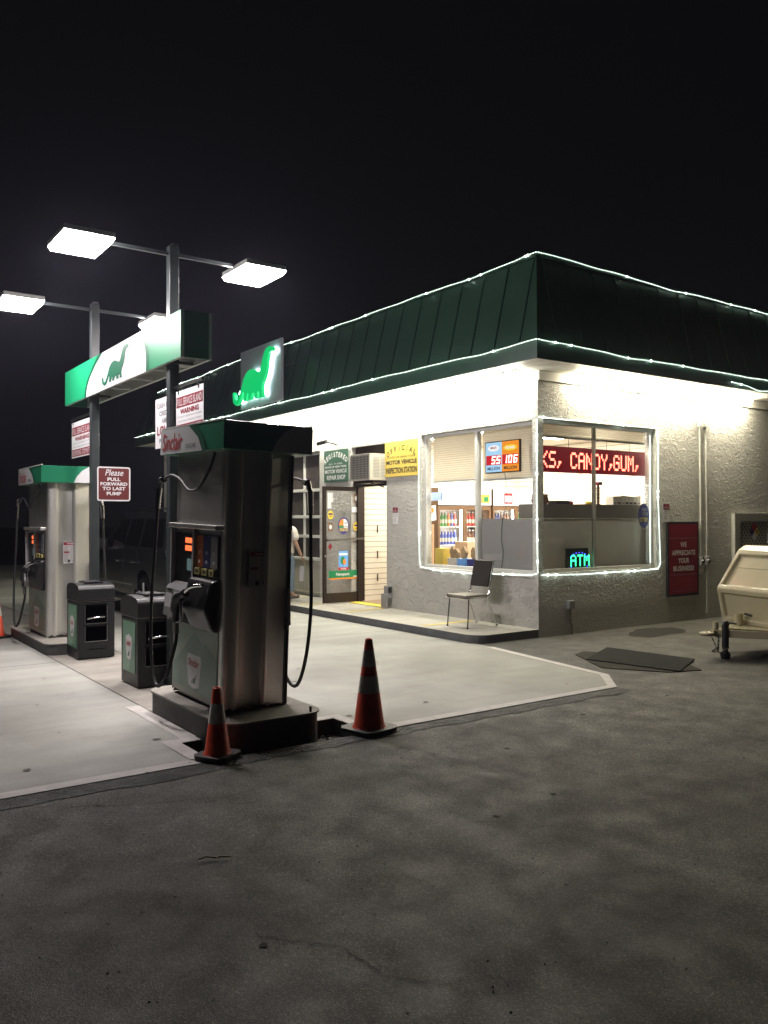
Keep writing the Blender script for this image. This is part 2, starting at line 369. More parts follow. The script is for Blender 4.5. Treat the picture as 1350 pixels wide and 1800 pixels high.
for nm, y0, y1, w in (('asphalt_seam_patch', -14, -6.30, .20), ('asphalt_seam_patch_front', -6.28, -1.95, .15)):
    Rr, L_ = ragged(y0, y1, 3.06, w, 60)
    s = M(); n = len(L_)
    vs = [(x, y, .004) for x, y in L_]+[(x, y, .004) for x, y in Rr]
    s.add(vs, [(i, n+i, n+i+1, i+1) for i in range(n-1)], ASPN); struct(s, nm)
s = M()      # slab joints
for x in (-1.9, -6.5, -11, -16): s.box(x, x+.012, -14, -6.2, .0045, .0052, INK); s.box(x, x+.012, -5.3, -1.3, .0045, .0052, INK)
struct(s, 'slab_joints')
# stains and litter on the asphalt
def blot(cx, cy, rx, ry, rot, seed):
    random.seed(seed); ph = [random.uniform(0, 6.28) for _ in range(5)]; P = []
    for k in range(60):
        a = 2*math.pi*k/60; r = 1+.13*math.sin(2*a+ph[0])+.08*math.sin(3*a+ph[1])+.06*math.sin(5*a+ph[2])+.03*math.sin(9*a+ph[3])
        x, y = rx*r*math.cos(a), ry*r*math.sin(a); P.append((cx+x*math.cos(rot)-y*math.sin(rot), cy+x*math.sin(rot)+y*math.cos(rot)))
    return P
WET = mat('damp_stain', (.030, .028, .025), .85, spec=.15, noise=.2, nscale=6)
OILS = mat('oil_stain', (.040, .038, .034), .6, noise=.3, nscale=10)
sheet(blot(.62, 1.85, .34, .62, .35, 2), .003, WET, 'damp_patch')
random.seed(12); s = M()
for i in range(700):      # loose grit
    dd = random.uniform(2.2, 12); l = random.uniform(-.6, .6)*dd
    x, y = 8.57+F0.x*dd+R0.x*l, -8.74+F0.y*dd+R0.y*l
    if x < 3.3: continue
    r = random.uniform(.002, .0055)
    s.lathe((x, y, 0), [(r, 0), (r*.8, r*.8), (r*.2, r*1.1)], random.choice((CONO, OILS, OILS, ASPH)), 5)
s.build('grit', None, kind='stuff', label='loose grit scattered over the asphalt', category='gravel')
random.seed(77)
def drips(n, fx, z, m_, name):
    s = M()
    for i in range(n):
        x, y, rr_ = fx(); k = 9; ph = random.uniform(0, 6)
        s.add([(x+rr_*(1+.25*math.sin(3*a+ph))*math.cos(a), y+rr_*(1+.2*math.cos(2*a+ph))*math.sin(a), z) for a in [6.2832*j/k for j in range(k)]], [tuple(range(k))], m_)
    struct(s, name)
SPOT = mat('oil_spot', (.16, .15, .135), .8, spec=.2, noise=.3, nscale=10)
drips(46, lambda: (random.gauss(.6, 1.6) if random.random() < .6 else random.uniform(-8, 2.6), random.choice((random.gauss(-7.1, .35), random.gauss(-4.6, .3), random.uniform(-5, -1.6), random.uniform(-9, -6.5))), random.choice((.01, .012, .018, .03))), .0085, SPOT, 'oil_spots')
drips(30, lambda: (random.uniform(3.5, 7), random.uniform(-8.2, -1), random.choice((.006, .008, .011, .02))), .003, WET, 'asphalt_spots')
def crack(P, name, w_=.006, z=.003, seed=1):
    random.seed(seed); Q = []
    for i in range(len(P)-1):
        n = 14
        for k in range(n): Q.append(Vector(P[i]).lerp(Vector(P[i+1]), k/n)+Vector((random.uniform(-.018, .018), random.uniform(-.018, .018))))
    s = M()
    for i in range(len(Q)-1):
        d_ = (Q[i+1]-Q[i]).normalized(); nn = Vector((-d_.y, d_.x))*w_*random.uniform(.3, 1); s.add([(*(Q[i]-nn), z+i*1e-5), (*(Q[i+1]-nn), z+i*1e-5), (*(Q[i+1]+nn), z+i*1e-5), (*(Q[i]+nn), z+i*1e-5)], [(0, 1, 2, 3)], DIRT)
    struct(s, name)
crack([(5.45, -7.2), (5.75, -6.95), (6.0, -6.95), (6.25, -6.75)], 'asphalt_crack', .0025)
crack([(4.1, -3.0), (4.7, -2.6), (5.2, -1.9), (5.9, -1.6)], 'asphalt_crack', .005, seed=2)
crack([(3.3, -7.6), (3.6, -7.1), (3.8, -6.6), (3.75, -6.1)], 'asphalt_crack', .003, seed=3)
TWIG = mat('twig', (.22, .18, .12), .8)
s = M(); s.tube(catmull([(4.62, -7.10, .012), (4.63, -7.06, .02), (4.65, -7.02, .012), (4.67, -7.0, .02), (4.68, -6.95, .01)], 4), [.004]*17, TWIG, 6); s.tube([(4.65, -7.02, .015), (4.69, -7.02, .02)], .003, TWIG, 5)
solo(s, 'twig', (4.6, -7, 0), 'small pale twig lying alone on the dark asphalt', 'twig')

# walkway in front of the shop
s = M(); arc = [(-.28+.28*math.cos(R(a)), -1.16+.0+.28*0) for a in (0,)]
pts = [(-16, 0), (-16, -1.19), (-.25, -1.19)]+[(-.25+.25*math.sin(R(a)), -.94-.25*math.cos(R(a))) for a in range(10, 91, 10)]+[(.0, 0)]
random.seed(8)
s.prism([(x+random.uniform(-.004, .004), y+random.uniform(-.004, .004)) for x, y in pts][:], 0, .118, CURB, PLAT)
struct(s, 'walkway')
s = M()
def stripe(p, q, w=.075):
    d = (Vector((*q, 0))-Vector((*p, 0))).normalized(); n = Vector((-d.y, d.x, 0))*w/2
    P = [Vector((*p, 0))-n, Vector((*q, 0))-n, Vector((*q, 0))+n, Vector((*p, 0))+n]; s.add([(v.x, v.y, .122) for v in P], [(0, 1, 2, 3)], YEL)
for p, q in (((-1.30, -1.12), (-1.36, -.06)), ((-3.55, -1.0), (-3.72, -.05)), ((-5.2, -1.0), (-5.05, -.1)), ((-6.9, -1.0), (-6.5, -.1)), ((-8.6, -1.0), (-8.2, -.1))): stripe(p, q)
struct(s, 'walkway_stripes')
s = M(); s.box(-4.9, -3.8, -.1, .14, .119, .132, YEL); struct(s, 'door_threshold')

# ================================================================ THE SHOP
bl = thing('store_building', (0, 0, 0), 'single storey stucco petrol station shop with green metal mansard roof', 'shop')
ZT, ZS = 3.15, 3.86
w = M(); T = .22
def W(x0, x1, z0, z1, y0=0, y1=T): w.box(x0, x1, y0, y1, z0, z1, STUC)
W(-.11, 0, 0, ZS, 0, .11)                                  # corner column
W(-2.75, -.11, 0, .90); W(-2.75, -.11, ZT, ZS)
W(-3.78, -2.75, 0, ZS)
W(-4.96, -3.78, 3.10, ZS); W(-4.96, -3.78, 0, .10)
W(-6.15, -4.96, 0, ZS)
W(-9.35, -6.15, 3.12, ZS); W(-9.8, -9.35, 0, ZS); W(-13.0, -9.8, 3.12, ZS); W(-15, -13.0, 0, ZS)
def WS(y0, y1, z0, z1): w.box(-T, 0, y0, y1, z0, z1, STUC)
WS(.22, 2.70, 0, .92); WS(.22, 2.70, 3.17, ZS); WS(2.70, 11, 0, ZS)
w.box(-.11, 0, .11, .22, 0, .92, STUC); w.box(-.11, 0, .11, .22, 3.17, ZS, STUC)
w.box(-15, -14.8, T, 11, 0, ZS, STUC); w.box(-14.8, -T, 10.8, 11, 0, ZS, STUC)
w.build('wall', bl)
# frieze board under the right eave, soffit, fascia, mansard
s = M(); s.box(.002, .03, .0, 11.0, 3.72, 3.852, BOARD); s.build('frieze_board', bl)
ox, oy = .68, .70
s = M(); s.box(-15.3, ox, -oy, 0, ZS, ZS+.02, BOARD); s.box(0, ox, 0, 11.5, ZS, ZS+.02, BOARD); s.box(-15.3, 0, 0, 11.5, ZS, ZS+.02, BOARD); s.build('soffit', bl)
s = M(); s.box(-15.33, ox+.02, -oy-.02, -oy, ZS-.015, 4.09, GREEN); s.box(ox, ox+.02, -oy, 11.5, ZS-.015, 4.09, GREEN); s.box(-15.33, -15.31, -oy, 11.5, ZS-.015, 4.09, GREEN)

s.build('fascia', bl)
sb = .30; ZR = 5.33
s = M()
e = [(-15.3, -oy, 4.09), (ox, -oy, 4.09), (ox, 11.5, 4.09), (-15.3, 11.5, 4.09)]; t = [(-15.3+sb, -oy+sb, ZR), (ox-sb, -oy+sb, ZR), (ox-sb, 11.5-sb, ZR), (-15.3+sb, 11.5-sb, ZR)]
s.add(e+t, [(0, 1, 5, 4), (1, 2, 6, 5), (2, 3, 7, 6), (3, 0, 4, 7)], GREEN)
s.add(t, [(0, 1, 2, 3)], GREENS)
s.build('mansard_roof', bl)
s = M(); k = 0
x = ox-.33
while x > -15.1:
    s.bar((x, -oy-.006, 4.10), (x, -oy+sb-.006, ZR), .016, .018, GREENS, up=(0, -1, 0)); x -= .505
s.build('front_seam', bl)
s = M(); y = -oy+.4
while y < 11.2:
    s.bar((ox+.006, y, 4.10), (ox-sb+.006, y, ZR), .014, .016, GREEN, up=(1, 0, 0)); y += .505
s.build('side_seam', bl)
s = M(); s.bar((-15.05, -oy+sb, ZR+.015), (ox-sb+.02, -oy+sb, ZR+.015), .06, .05, GREENS); s.bar((ox-sb, -oy+sb+.03, ZR+.015), (ox-sb, 11.2, ZR+.015), .06, .05, GREENS); s.build('roof_coping', bl)
LENS = glow('soffit_lens', (1., .95, .78), SOFFIT, True)
LENS2 = glow('soffit_lens_side', (1., .90, .66), SOFFIT*1.55, True)
HOUS = mat('fixture_housing', (.7, .7, .66), .4)
def soffit_light(x0, x1, y0, y1, m_):
    s = M(); s.box(x0, x1, y0, y1, 3.835, ZS-.001, HOUS); zz = 3.775; c = .02
    P = [(x0, y0, 3.834), (x1, y0, 3.834), (x1, y1, 3.834), (x0, y1, 3.834)]; Q = [(x0+c, y0+c, zz), (x1-c, y0+c, zz), (x1-c, y1-c, zz), (x0+c, y1-c, zz)]
    s.add(P+Q, [(7, 6, 5, 4), (0, 4, 5, 1), (1, 5, 6, 2), (2, 6, 7, 3), (3, 7, 4, 0)], m_); s.build('soffit_light', bl)
for x in (-.95, -2.75, -4.55, -6.35, -8.4, -10.6, -12.8): soffit_light(x-.82, x+.82, -.30, -.16, LENS)
for y in (1.40, 2.95, 4.50): soffit_light(.10, .20, y-.70, y+.70, LENS2)
# windows
def window_front():
    f = M(); f.box(-2.75, -2.69, .06, .13, .90, ZT, ALU); f.box(-.17, -.11, .06, .13, .90, ZT, ALU); f.box(-2.69, -.17, .06, .13, .90, .95, ALU); f.box(-2.69, -.17, .06, .13, ZT-.06, ZT, ALU)
    f.box(-1.43, -1.37, .05, .14, .95, ZT-.06, ALU)
    o = f.build('window', bl, .003); q = M(); q.box(-2.69, -1.43, .09, .096, .95, ZT-.06, GLASS); q.box(-1.37, -.17, .09, .096, .95, ZT-.06, GLASS); q.build('pane', o)
    q = M(); q.box(-2.78, -.09, -.03, .06, .862, .898, WHITE); q.build('sill', o)
def window_side():
    f = M(); f.box(-.13, -.06, .11, .17, .92, 3.17, ALU); f.box(-.13, -.06, 2.64, 2.70, .92, 3.17, ALU); f.box(-.13, -.06, .17, 2.64, .92, .97, ALU); f.box(-.13, -.06, .17, 2.64, 3.11, 3.17, ALU)
    f.box(-.115, -.07, 1.275, 1.325, .97, 3.11, mat('mullion_grey', (.26, .25, .22), .5))
    o = f.build('window', bl, .003); q = M(); q.box(-.096, -.09, .17, 1.27, .97, 3.11, GLASS); q.box(-.096, -.09, 1.33, 2.64, .97, 3.11, GLASS); q.build('pane', o)
window_front(); window_side()
# doorway: dark transom, frame, open leaf
s = M(); s.box(-4.96, -3.78, .10, .12, 2.40, 3.10, BRONZE); s.build('transom', bl)
s = M(); s.box(-4.96, -4.90, .12, .2, .12, 2.40, BRONZE); s.box(-3.84, -3.78, .04, .12, .12, 2.40, ALU); s.box(-4.96, -3.78, .04, .2, 2.33, 2.40, BRONZE); s.build('door_frame', bl)
s = M(); X = -4.97; y0, y1 = -.648, .285
s.box(X, X+.045, y0, y0+.07, .135, 2.34, BRONZE); s.box(X, X+.045, y1-.07, y1, .135, 2.34, BRONZE); s.box(X, X+.045, y0+.07, y1-.07, .135, .32, BRONZE); s.box(X, X+.045, y0+.07, y1-.07, 2.26, 2.34, BRONZE)
dl = s.build('door', bl, .003)
s = M(); s.box(X+.02, X+.026, y0+.07, y1-.07, .32, 2.26, GLASS); s.build('pane', dl)
s = M(); s.bar((X+.085, y0+.06, 1.32), (X+.085, y1-.04, 1.345), .03, .035, STEELD); s.box(X+.045, X+.085, y0+.06, y0+.1, 1.30, 1.34, STEELD); s.box(X+.045, X+.085, y1-.1, y1-.06, 1.32, 1.36, STEELD); s.lathe((X+.045, y0+.035, 1.02), [(.018, 0), (.018, .012)], CHROME, 12, 'x'); s.build('push_bar', dl)
def stk(name, f, **k):
    s = M().set(SIDE(X+.027, 0, 0)); f(s); s.build(name, dl, **k)
def f_lot(s):
    s.disc(-.19, 1.595, .125, .165, NAVY, .001); s.disc(-.19, 1.60, .10, .125, SIGNW, .002, 20, 0, 90); s.disc(-.19, 1.60, .10, .125, ORG, .002, 20, 90, 180); s.rect(-.29, 1.55, -.19, 1.60, DGREEN, .002); s.rect(-.185, 1.55, -.09, 1.60, SIGNW, .0025)
    s.text('NEW', -.17, 1.63, -.11, 1.66, INK, .0035, .02); s.text('YORK', -.18, 1.56, -.095, 1.59, INK, .0035, .02); s.rect(-.28, 1.49, -.10, 1.548, YEL, .002); s.text('LOTTERY', -.275, 1.495, -.105, 1.542, NAVY, .003, .03)
stk('round_sticker', f_lot, label='round blue, white and yellow lottery sticker')
YST = mat('sticker_yellow', (.85, .60, .05), .5)
for u, v in ((-.48, 1.80), (.10, 1.58)):
    def f_y(s): s.disc(u, v, .065, .085, YST, .001); s.rect(u-.045, v, u+.045, v+.03, NAVY, .002); s.rect(u-.03, v-.045, u+.03, v-.03, INK, .002)
    stk('yellow_sticker', f_y)
for u, v in ((-.48, 1.57), (.10, 2.12)):
    def f_b(s): s.rect(u-.05, v-.08, u+.05, v+.08, BROWNW, .001); s.disc(u, v, .03, .045, SIGNW, .002)
    stk('brown_sticker', f_b)
for q in ((.0, 1.85, .16, 1.95), (-.545, 1.92, -.46, 2.22), (-.458, 2.04, -.42, 2.22)):
    stk('paper_slip', lambda s: s.rect(*q, SIGNW, .001))
stk('diamond_sticker', lambda s: s.disc(-.49, 1.20, .05, .07, DRED, .001, 4))
def f_p(s): s.rect(-.30, .80, -.09, 1.11, SKYB, .001); s.disc(-.21, .93, .05, .08, DGREEN, .002, 9); s.disc(-.17, .90, .035, .06, ORG, .003, 7); s.rect(-.29, 1.03, -.10, 1.07, SIGNW, .002); s.rect(-.31, .745, -.08, .799, RED, .001); s.text('WINNER', -.26, .755, -.13, .785, SIGNW, .002, .02)
stk('lottery_poster', f_p)
def f_n(s): s.rect(-.52, .60, .14, .74, DGREEN, .001); s.rect(-.52, .575, .14, .60, ORG, .001); s.text('Newport', -.36, .625, -.06, .70, SIGNW, .003, .02); s.rect(.03, .61, .13, .63, SIGNW, .002)
stk('banner_sticker', f_n)
# garage doors
for gx0, gx1 in ((-9.35, -6.15), (-13.0, -9.8)):
    s = M(); s.box(gx0, gx1, .10, .15, .12, .86, BEIGE); n = 4; ww = (gx1-gx0)/n
    for z in (.86, 1.33, 1.74, 2.30, 3.06): s.box(gx0, gx1, .08, .15, z, z+.06, ALU)
    for i in range(n+1):
        x = min(max(gx0+ww*i, gx0+.03), gx1-.03)
        for z0, z1 in ((.92, 1.33), (1.39, 1.74), (1.80, 2.30), (2.36, 3.06)): s.box(x-.025, x+.025, .085, .15, z0, z1, ALU)
        s.box(x-.02, x+.02, .085, .10, .2, .86, BEIGE)
    s.box(gx0, gx1, .085, .10, .12, .20, BEIGE)
    gd = s.build('garage_door', bl, .003)
    q = M(); q.box(gx0+.03, gx1-.03, .12, .126, .92, 3.06, DKGL); q.build('pane', gd)
# floor, ceiling, inner walls
s = M(); s.box(-5.02, -.22, .22, 4.62, .0, .125, mat('shop_floor', (.36, .25, .17), .5, noise=.2, nscale=5)); s.build('floor', bl)
CEILW = mat('ceiling_tile', (.75, .72, .64), .8, noise=.04, nscale=3)
s = M(); s.box(-5.02, -.22, .22, 4.62, 3.30, 3.34, CEILW); s.box(-14.8, -5.14, .22, 8, 3.30, 3.34, SHELFD); s.build('ceiling', bl)
s = M()
def slats(m_, z0, z1, u0, u1, T_):
    m_.set(T_); m_.prism([(u0, z0), (u1, z0), (u1, z1), (u0, z1)], -.03, 0, SLAT); z = z0+.10
    while z < z1: m_.rect(u0, z, u1, z+.008, GROOVE, .0015); z += .105
    m_.set(Matrix.Identity(4))
slats(s, .125, 3.30, .23, 4.5, SIDE(-4.99, 0, 0)); slats(s, .125, 3.30, -4.99, -.22, FRONT(0, 4.5, 0))
s.box(-5.14, -5.03, .22, 4.6, 0, 3.30, SLAT); s.box(-5.03, -.22, 4.54, 4.62, .125, 3.30, SLAT)
for y, z in ((.62, 1.45), (.62, .95), (.62, .5), (.95, 1.2)): s.box(-4.985, -4.965, y, y+.012, z, z+.14, INK)
s.build('slatwall', bl)
PAN = glow('ceiling_panel_light', (1., .93, .79), ROOM, True)
for x, y in ((-4.0, 1.3), (-4.0, 3.3), (-2.4, 1.3), (-2.4, 3.3), (-1.0, 1.6), (-1.0, 3.2)):
    s = M(); s.box(x-.6, x+.6, y-.3, y+.3, 3.285, 3.299, HOUS); s.add([(x-.57, y-.27, 3.283), (x+.57, y-.27, 3.283), (x+.57, y+.27, 3.283), (x-.57, y+.27, 3.283)], [(3, 2, 1, 0)], PAN); s.build('ceiling_light', bl)

# ---------------------------------------------------------------- things inside the shop
def sheer(name, c):
    m = bpy.data.materials.new(name); m.use_nodes = True; MATS[name] = m; N = m.node_tree.nodes; L = m.node_tree.links; N.clear()
    o = N.new('ShaderNodeOutputMaterial'); d = N.new('ShaderNodeBsdfDiffuse'); tr = N.new('ShaderNodeBsdfTranslucent'); mx = N.new('ShaderNodeMixShader'); mx.inputs[0].default_value = .5
    d.inputs[0].default_value = (*c, 1); tr.inputs[0].default_value = (*c, 1); L.new(d.outputs[0], mx.inputs[1]); L.new(tr.outputs[0], mx.inputs[2]); L.new(mx.outputs[0], o.inputs[0]); return m
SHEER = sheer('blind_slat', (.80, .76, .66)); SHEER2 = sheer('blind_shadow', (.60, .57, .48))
def blind(T_, u0, u1, v0, v1, loc, label, gap=.036):
    t = thing('window_blind', loc, label, 'blind', 'roller slat blinds'); s = M().set(T_)
    SL = SHEER; s.prism([(u0, v0), (u1, v0), (u1, v0+.03), (u0, v0+.03)], -.02, .005, ALU); s.build('bottom_rail', t)
    s = M().set(T_); z = v0+.03
    while z < v1:
        s.add([(u0, z, .0), (u1, z, .0), (u1, z+gap*.82, -.009), (u0, z+gap*.82, -.009)], [(0, 1, 2, 3)], SL); z += gap
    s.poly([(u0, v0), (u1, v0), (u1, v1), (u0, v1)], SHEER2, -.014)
    s.build('slats', t)
blind(FRONT(0, .17, 0), -2.64, -1.42, 2.33, 3.12, (-2.0, .17, 2.33), 'cream slat blind half lowered behind the left pane beside the yellow sign')
blind(FRONT(0, .17, 0), -1.38, -.20, 2.31, 3.12, (-.8, .17, 2.31), 'grey cream slat blind hanging behind the jackpot sign')
blind(SIDE(-.17, 0, 0), .20, 2.62, 2.92, 3.14, (-.17, 1.4, 2.92), 'raised slat blind stack above the red scrolling sign')
s = M(); s.box(-1.40, -.20, .135, .15, .93, 1.715, FILM); solo(s, 'window_panel', (-.8, .14, .93), 'plain grey board behind the lower window pane above the chair', 'panel')
# dark shelf unit behind the right window
t = thing('display_shelf', (-.32, 1.5, .92), 'dark shelf unit seen from behind through the right window', 'shelf')
s = M(); s.box(-.34, -.30, .20, 3.05, .125, 1.719, SHELFL); s.build('back_panel', t)
s = M(); s.box(-.60, -.29, .20, 3.05, 1.720, 1.935, SHELFD); s.build('top_box', t)
s = M(); s.box(-.60, -.341, .22, .25, .125, 1.715, SHELFD); s.build('side_panel', t)
s = M(); s.box(-.60, -.341, 3.0, 3.04, .125, 1.715, SHELFD); s.build('side_panel', t)
random.seed(21)
for i in range(7):
    y = 2.04+i*.10; h_ = random.uniform(.13, .16)
    s = M(); s.box(-.48, -.33, y, y+.094, 1.937, 1.937+h_, CARD); s.set(SIDE(-.33, y, 1.937)).rect(.01, .012, .08, random.uniform(.03, .05), random.choice((INK, BROWNW, GINK)), .001)
    solo(s, 'carton', (-.4, y+.05, 1.937), 'small white carton in the row on top of the dark shelf', 'carton', 'cartons on the dark shelf', .002)
s = M()
for k in range(13): s.lathe((-.42, 1.78, 1.94+k*.022), [(.030, 0), (.045, .004), (.045, .008), (.030, .012)], BROWNW, 12)
s.box(-.47, -.37, 1.73, 1.83, 2.25, 2.30, DRED); s.tube([(-.42, 1.78, 1.937), (-.42, 1.78, 2.25)], .02, CARD, 8)
solo(s, 'cup_stack', (-.42, 1.78, 1.937), 'tall ribbed stack of cups with a red top on the shelf', 'cup stack')
s = M(); s.box(-.50, -.32, .72, 1.0, 1.937, 1.99, INK); solo(s, 'black_box', (-.4, .86, 1.937), 'flat black box lying on top of the dark shelf', 'box', bevel=.003)
for j, (y, cc, lb) in enumerate(((.38, TAN, 'brown crinkled snack bag at the corner end of the shelf'), (.55, BROWNW, 'dark brown snack bag beside the corner bag on the shelf'), (1.12, DRED, 'low red snack packet on the shelf by the window bar'), (1.55, YEL, 'small yellow packet standing left of the ribbed cup stack'))):
    s = M(); random.seed(40+j)
    s.lathe((-.42, y, 1.937), [(.05, 0), (.075, .03), (.07, .09), (.06, .12), (.065, .15)] if j < 2 else [(.05, 0), (.06, .03), (.02, .055)], cc, 9)
    solo(s, 'snack_bag', (-.42, y, 1.937), lb, 'snack bag')
# LED scrolling sign
GL = {'K': "10001 10010 10100 11000 10100 10010 10001", 'S': "01111 10000 10000 01110 00001 00001 11110", ',': "000 000 000 000 011 010 100", 'C': "01110 10001 10000 10000 10000 10001 01110",
      'A': "01110 10001 10001 11111 10001 10001 10001", 'N': "10001 11001 10101 10101 10011 10001 10001", 'D': "11110 10001 10001 10001 10001 10001 11110", 'Y': "10001 10001 01010 00100 00100 00100 00100",
      'G': "01110 10001 10000 10111 10001 10001 01110", 'U': "10001 10001 10001 10001 10001 10001 01110", 'M': "10001 11011 10101 10101 10001 10001 10001", ' ': "00 00 00 00 00 00 00", 'T': "11111 00100 00100 00100 00100 00100 00100"}
def dots(m_, txt, u, v, du, dv, mt, gap=1, k=.43, w_=.004, skip=0):
    for ch in txt:
        rows = GL[ch].split()
        for r, row in enumerate(rows):
            for c, b in enumerate(row):
                if b == '1' and u+c*du > skip:
                    for (aa, bb) in ((0, 0), (.5, 0), (0, .5), (.5, .5)):
                        m_.rect(u+(c+aa)*du, v-(r+bb)*dv, u+(c+aa+.40)*du, v-(r+bb-.40)*dv, mt, w_)
        u += (len(rows[0])+gap)*du
    return u
t = thing('scrolling_led_sign', (-.3, 1.6, 2.4), 'long red scrolling letter sign hung inside the right window', 'led sign')
LEDR = glow('led_red', (1., .16, .10), 9); LEDH = mat('led_board', (.09, .004, .008), .4, emit=.11, ec=(1, .02, .05), sample=False)
s = M().set(SIDE(-.30, 0, 0)); s.prism([(.20, 2.42), (2.85, 2.42), (2.85, 2.815), (.20, 2.815)], -.06, 0, LEDH); s.build('housing', t)
u = .36
for ch in "KS,  CANDY,GUM,":
    s = M().set(SIDE(-.30, 0, 0)); u = dots(s, ch, u, 2.72, .0295, .036, LEDR, 1, skip=.40)
    if ch != ' ': s.build('letter', t)
for y in (.98, 1.86, 2.42): s = M(); s.tube([(-.31, y, 2.815), (-.31, y+.01, 3.29)], .004, INK, 5); s.build('hanger', t)
# ATM sign
t = thing('atm_sign', (-.16, 1.2, .97), 'small glowing green letter sign with blue dots low in the right window', 'led sign')
s = M(); s.box(-.20, -.165, .77, 1.25, .93, 1.26, INK); s.build('housing', t)
s = M().set(SIDE(-.165, 0, 0)); CY = glow('led_cyan', (.04, 1., .36), 5); BLU = glow('led_blue', (.05, .07, 1.), 6)
u = .85
for ch in "ATM": s = M().set(SIDE(-.165, 0, 0)); u = dots(s, ch, u, 1.15, .0250, .0245, CY, 1, .8); s.build('letter', t)
s = M().set(SIDE(-.165, 0, 0))
for k in range(20):
    a = R(18*k); u, v = 1.04+.22*math.cos(a), 1.06+.135*math.sin(a)
    if abs(math.sin(a)) > .55: s.disc(u, v, .011, .009, BLU, .006, 6)
s.build('blue_dots', t)
# round lottery sticker on the side window
s = M().set(SIDE(-.085, 2.49, 1.76)); s.disc(0, 0, .145, .20, INK, 0); s.disc(0, 0, .135, .19, NAVY, .001); s.text('NEW', -.04, .07, .08, .12, GINK, .003, .02); s.text('YORK', -.05, -.0, .11, .055, GINK, .003, .02); s.text('LOTTERY', -.11, -.10, .11, -.03, YEL, .003, .02)
solo(s, 'lottery_sticker', (-.085, 2.49, 1.76), 'round dark blue sticker with yellow lettering at the window edge', 'sticker')
# jackpot sign
t = thing('jackpot_sign', (-.88, .13, 2.43), 'lit blue and orange jackpot sign reading 55 and 106 million', 'jackpot sign')
s = M(); s.box(-1.265, -.50, .125, .16, 2.425, 2.915, INK); s.build('housing', t, .004)
JB = glow('jackpot_blue', (.45, .75, 1.), 1.0); JO = glow('jackpot_orange', (1., .33, .03), 1.0); JR = mat('jackpot_dark_red', (.2, .005, .01), .4, emit=.45, ec=(1., .01, .03), sample=False); JW = glow('jackpot_digit', (1., .55, .45), 5)
WH = glow('jackpot_white', (1, 1, 1), 1.0); JY = glow('jackpot_yellow', (1., .7, .05), 1.0)
s = M().set(FRONT(0, .124, 0)); s.rect(-1.25, 2.44, -.885, 2.90, JB, 0); s.rect(-.885, 2.44, -.515, 2.90, JO, 0)
s.rect(-1.24, 2.55, -.90, 2.70, JR, .001); s.rect(-.875, 2.55, -.525, 2.70, JR, .001); s.disc(-.70, 2.80, .15, .045, JY, .001); s.disc(-1.07, 2.81, .13, .05, WH, .001)
s.text('MEGA', -1.14, 2.80, -1.0, 2.835, RED, .002, .03); s.text('POWER', -.80, 2.78, -.60, 2.82, WH, .002, .03)
s.text('MILLION', -1.21, 2.47, -.93, 2.52, NAVY, .002, .03); s.text('MILLION', -.84, 2.47, -.56, 2.52, INK, .002, .03)
s.build('face', t)
def seg7(m_, ch, u, v, wd, hg, mt, sh=.15):
    sg = {'5': 'afgcd', '1': 'bc', '0': 'abcdef', '6': 'afgcde'}[ch]; th = wd*.24; h2 = hg/2
    def q(u0, v0, u1, v1): m_.poly([(u+u0+sh*v0, v+v0), (u+u1+sh*v0, v+v0), (u+u1+sh*v1, v+v1), (u+u0+sh*v1, v+v1)], mt, .003)
    D = dict(a=(0, hg-th, wd, hg), d=(0, 0, wd, th), g=(0, h2-th/2, wd, h2+th/2), f=(0, h2, th, hg), e=(0, 0, th, h2), b=(wd-th, h2, wd, hg), c=(wd-th, 0, wd, h2))
    for k in sg: q(*D[k])
s = M().set(FRONT(0, .124, 0))
for ch, u in (('5', -1.12), ('5', -1.01)): seg7(s, ch, u, 2.565, .08, .12, JW)
s.build('digits', t); s = M().set(FRONT(0, .124, 0))
for ch, u in (('1', -.86), ('0', -.75), ('6', -.635)): seg7(s, ch, u, 2.565, .08, .12, JW)
s.build('digits', t)
s = M(); s.tube(catmull([(-.86, .16, 2.43), (-.84, .18, 2.0), (-.88, .13, 1.71), (-.90, .12, 1.4), (-.86, .12, 1.2), (-.90, .12, .96)], 5), .004, INK, 5); s.build('cord', t)
# small neon sign left pane
t = thing('neon_sign', (-2.56, .16, 2.02), 'small pale blue lit sign at the left edge of the window', 'neon sign')
s = M().set(FRONT(0, .16, 0)); s.prism([(-2.68, 2.03), (-2.40, 2.03), (-2.40, 2.17), (-2.68, 2.17)], -.02, 0, INK, mat('neon_back', (.3, .4, .6), .5, emit=.9, ec=(.6, .75, 1), sample=False)); s.build('housing', t)
s = M().set(FRONT(0, .16, 0)); s.text('COLD', -2.66, 2.10, -2.42, 2.155, glow('neon_blue', (.35, .5, 1.), 3), .004, .02); s.build('lettering', t)
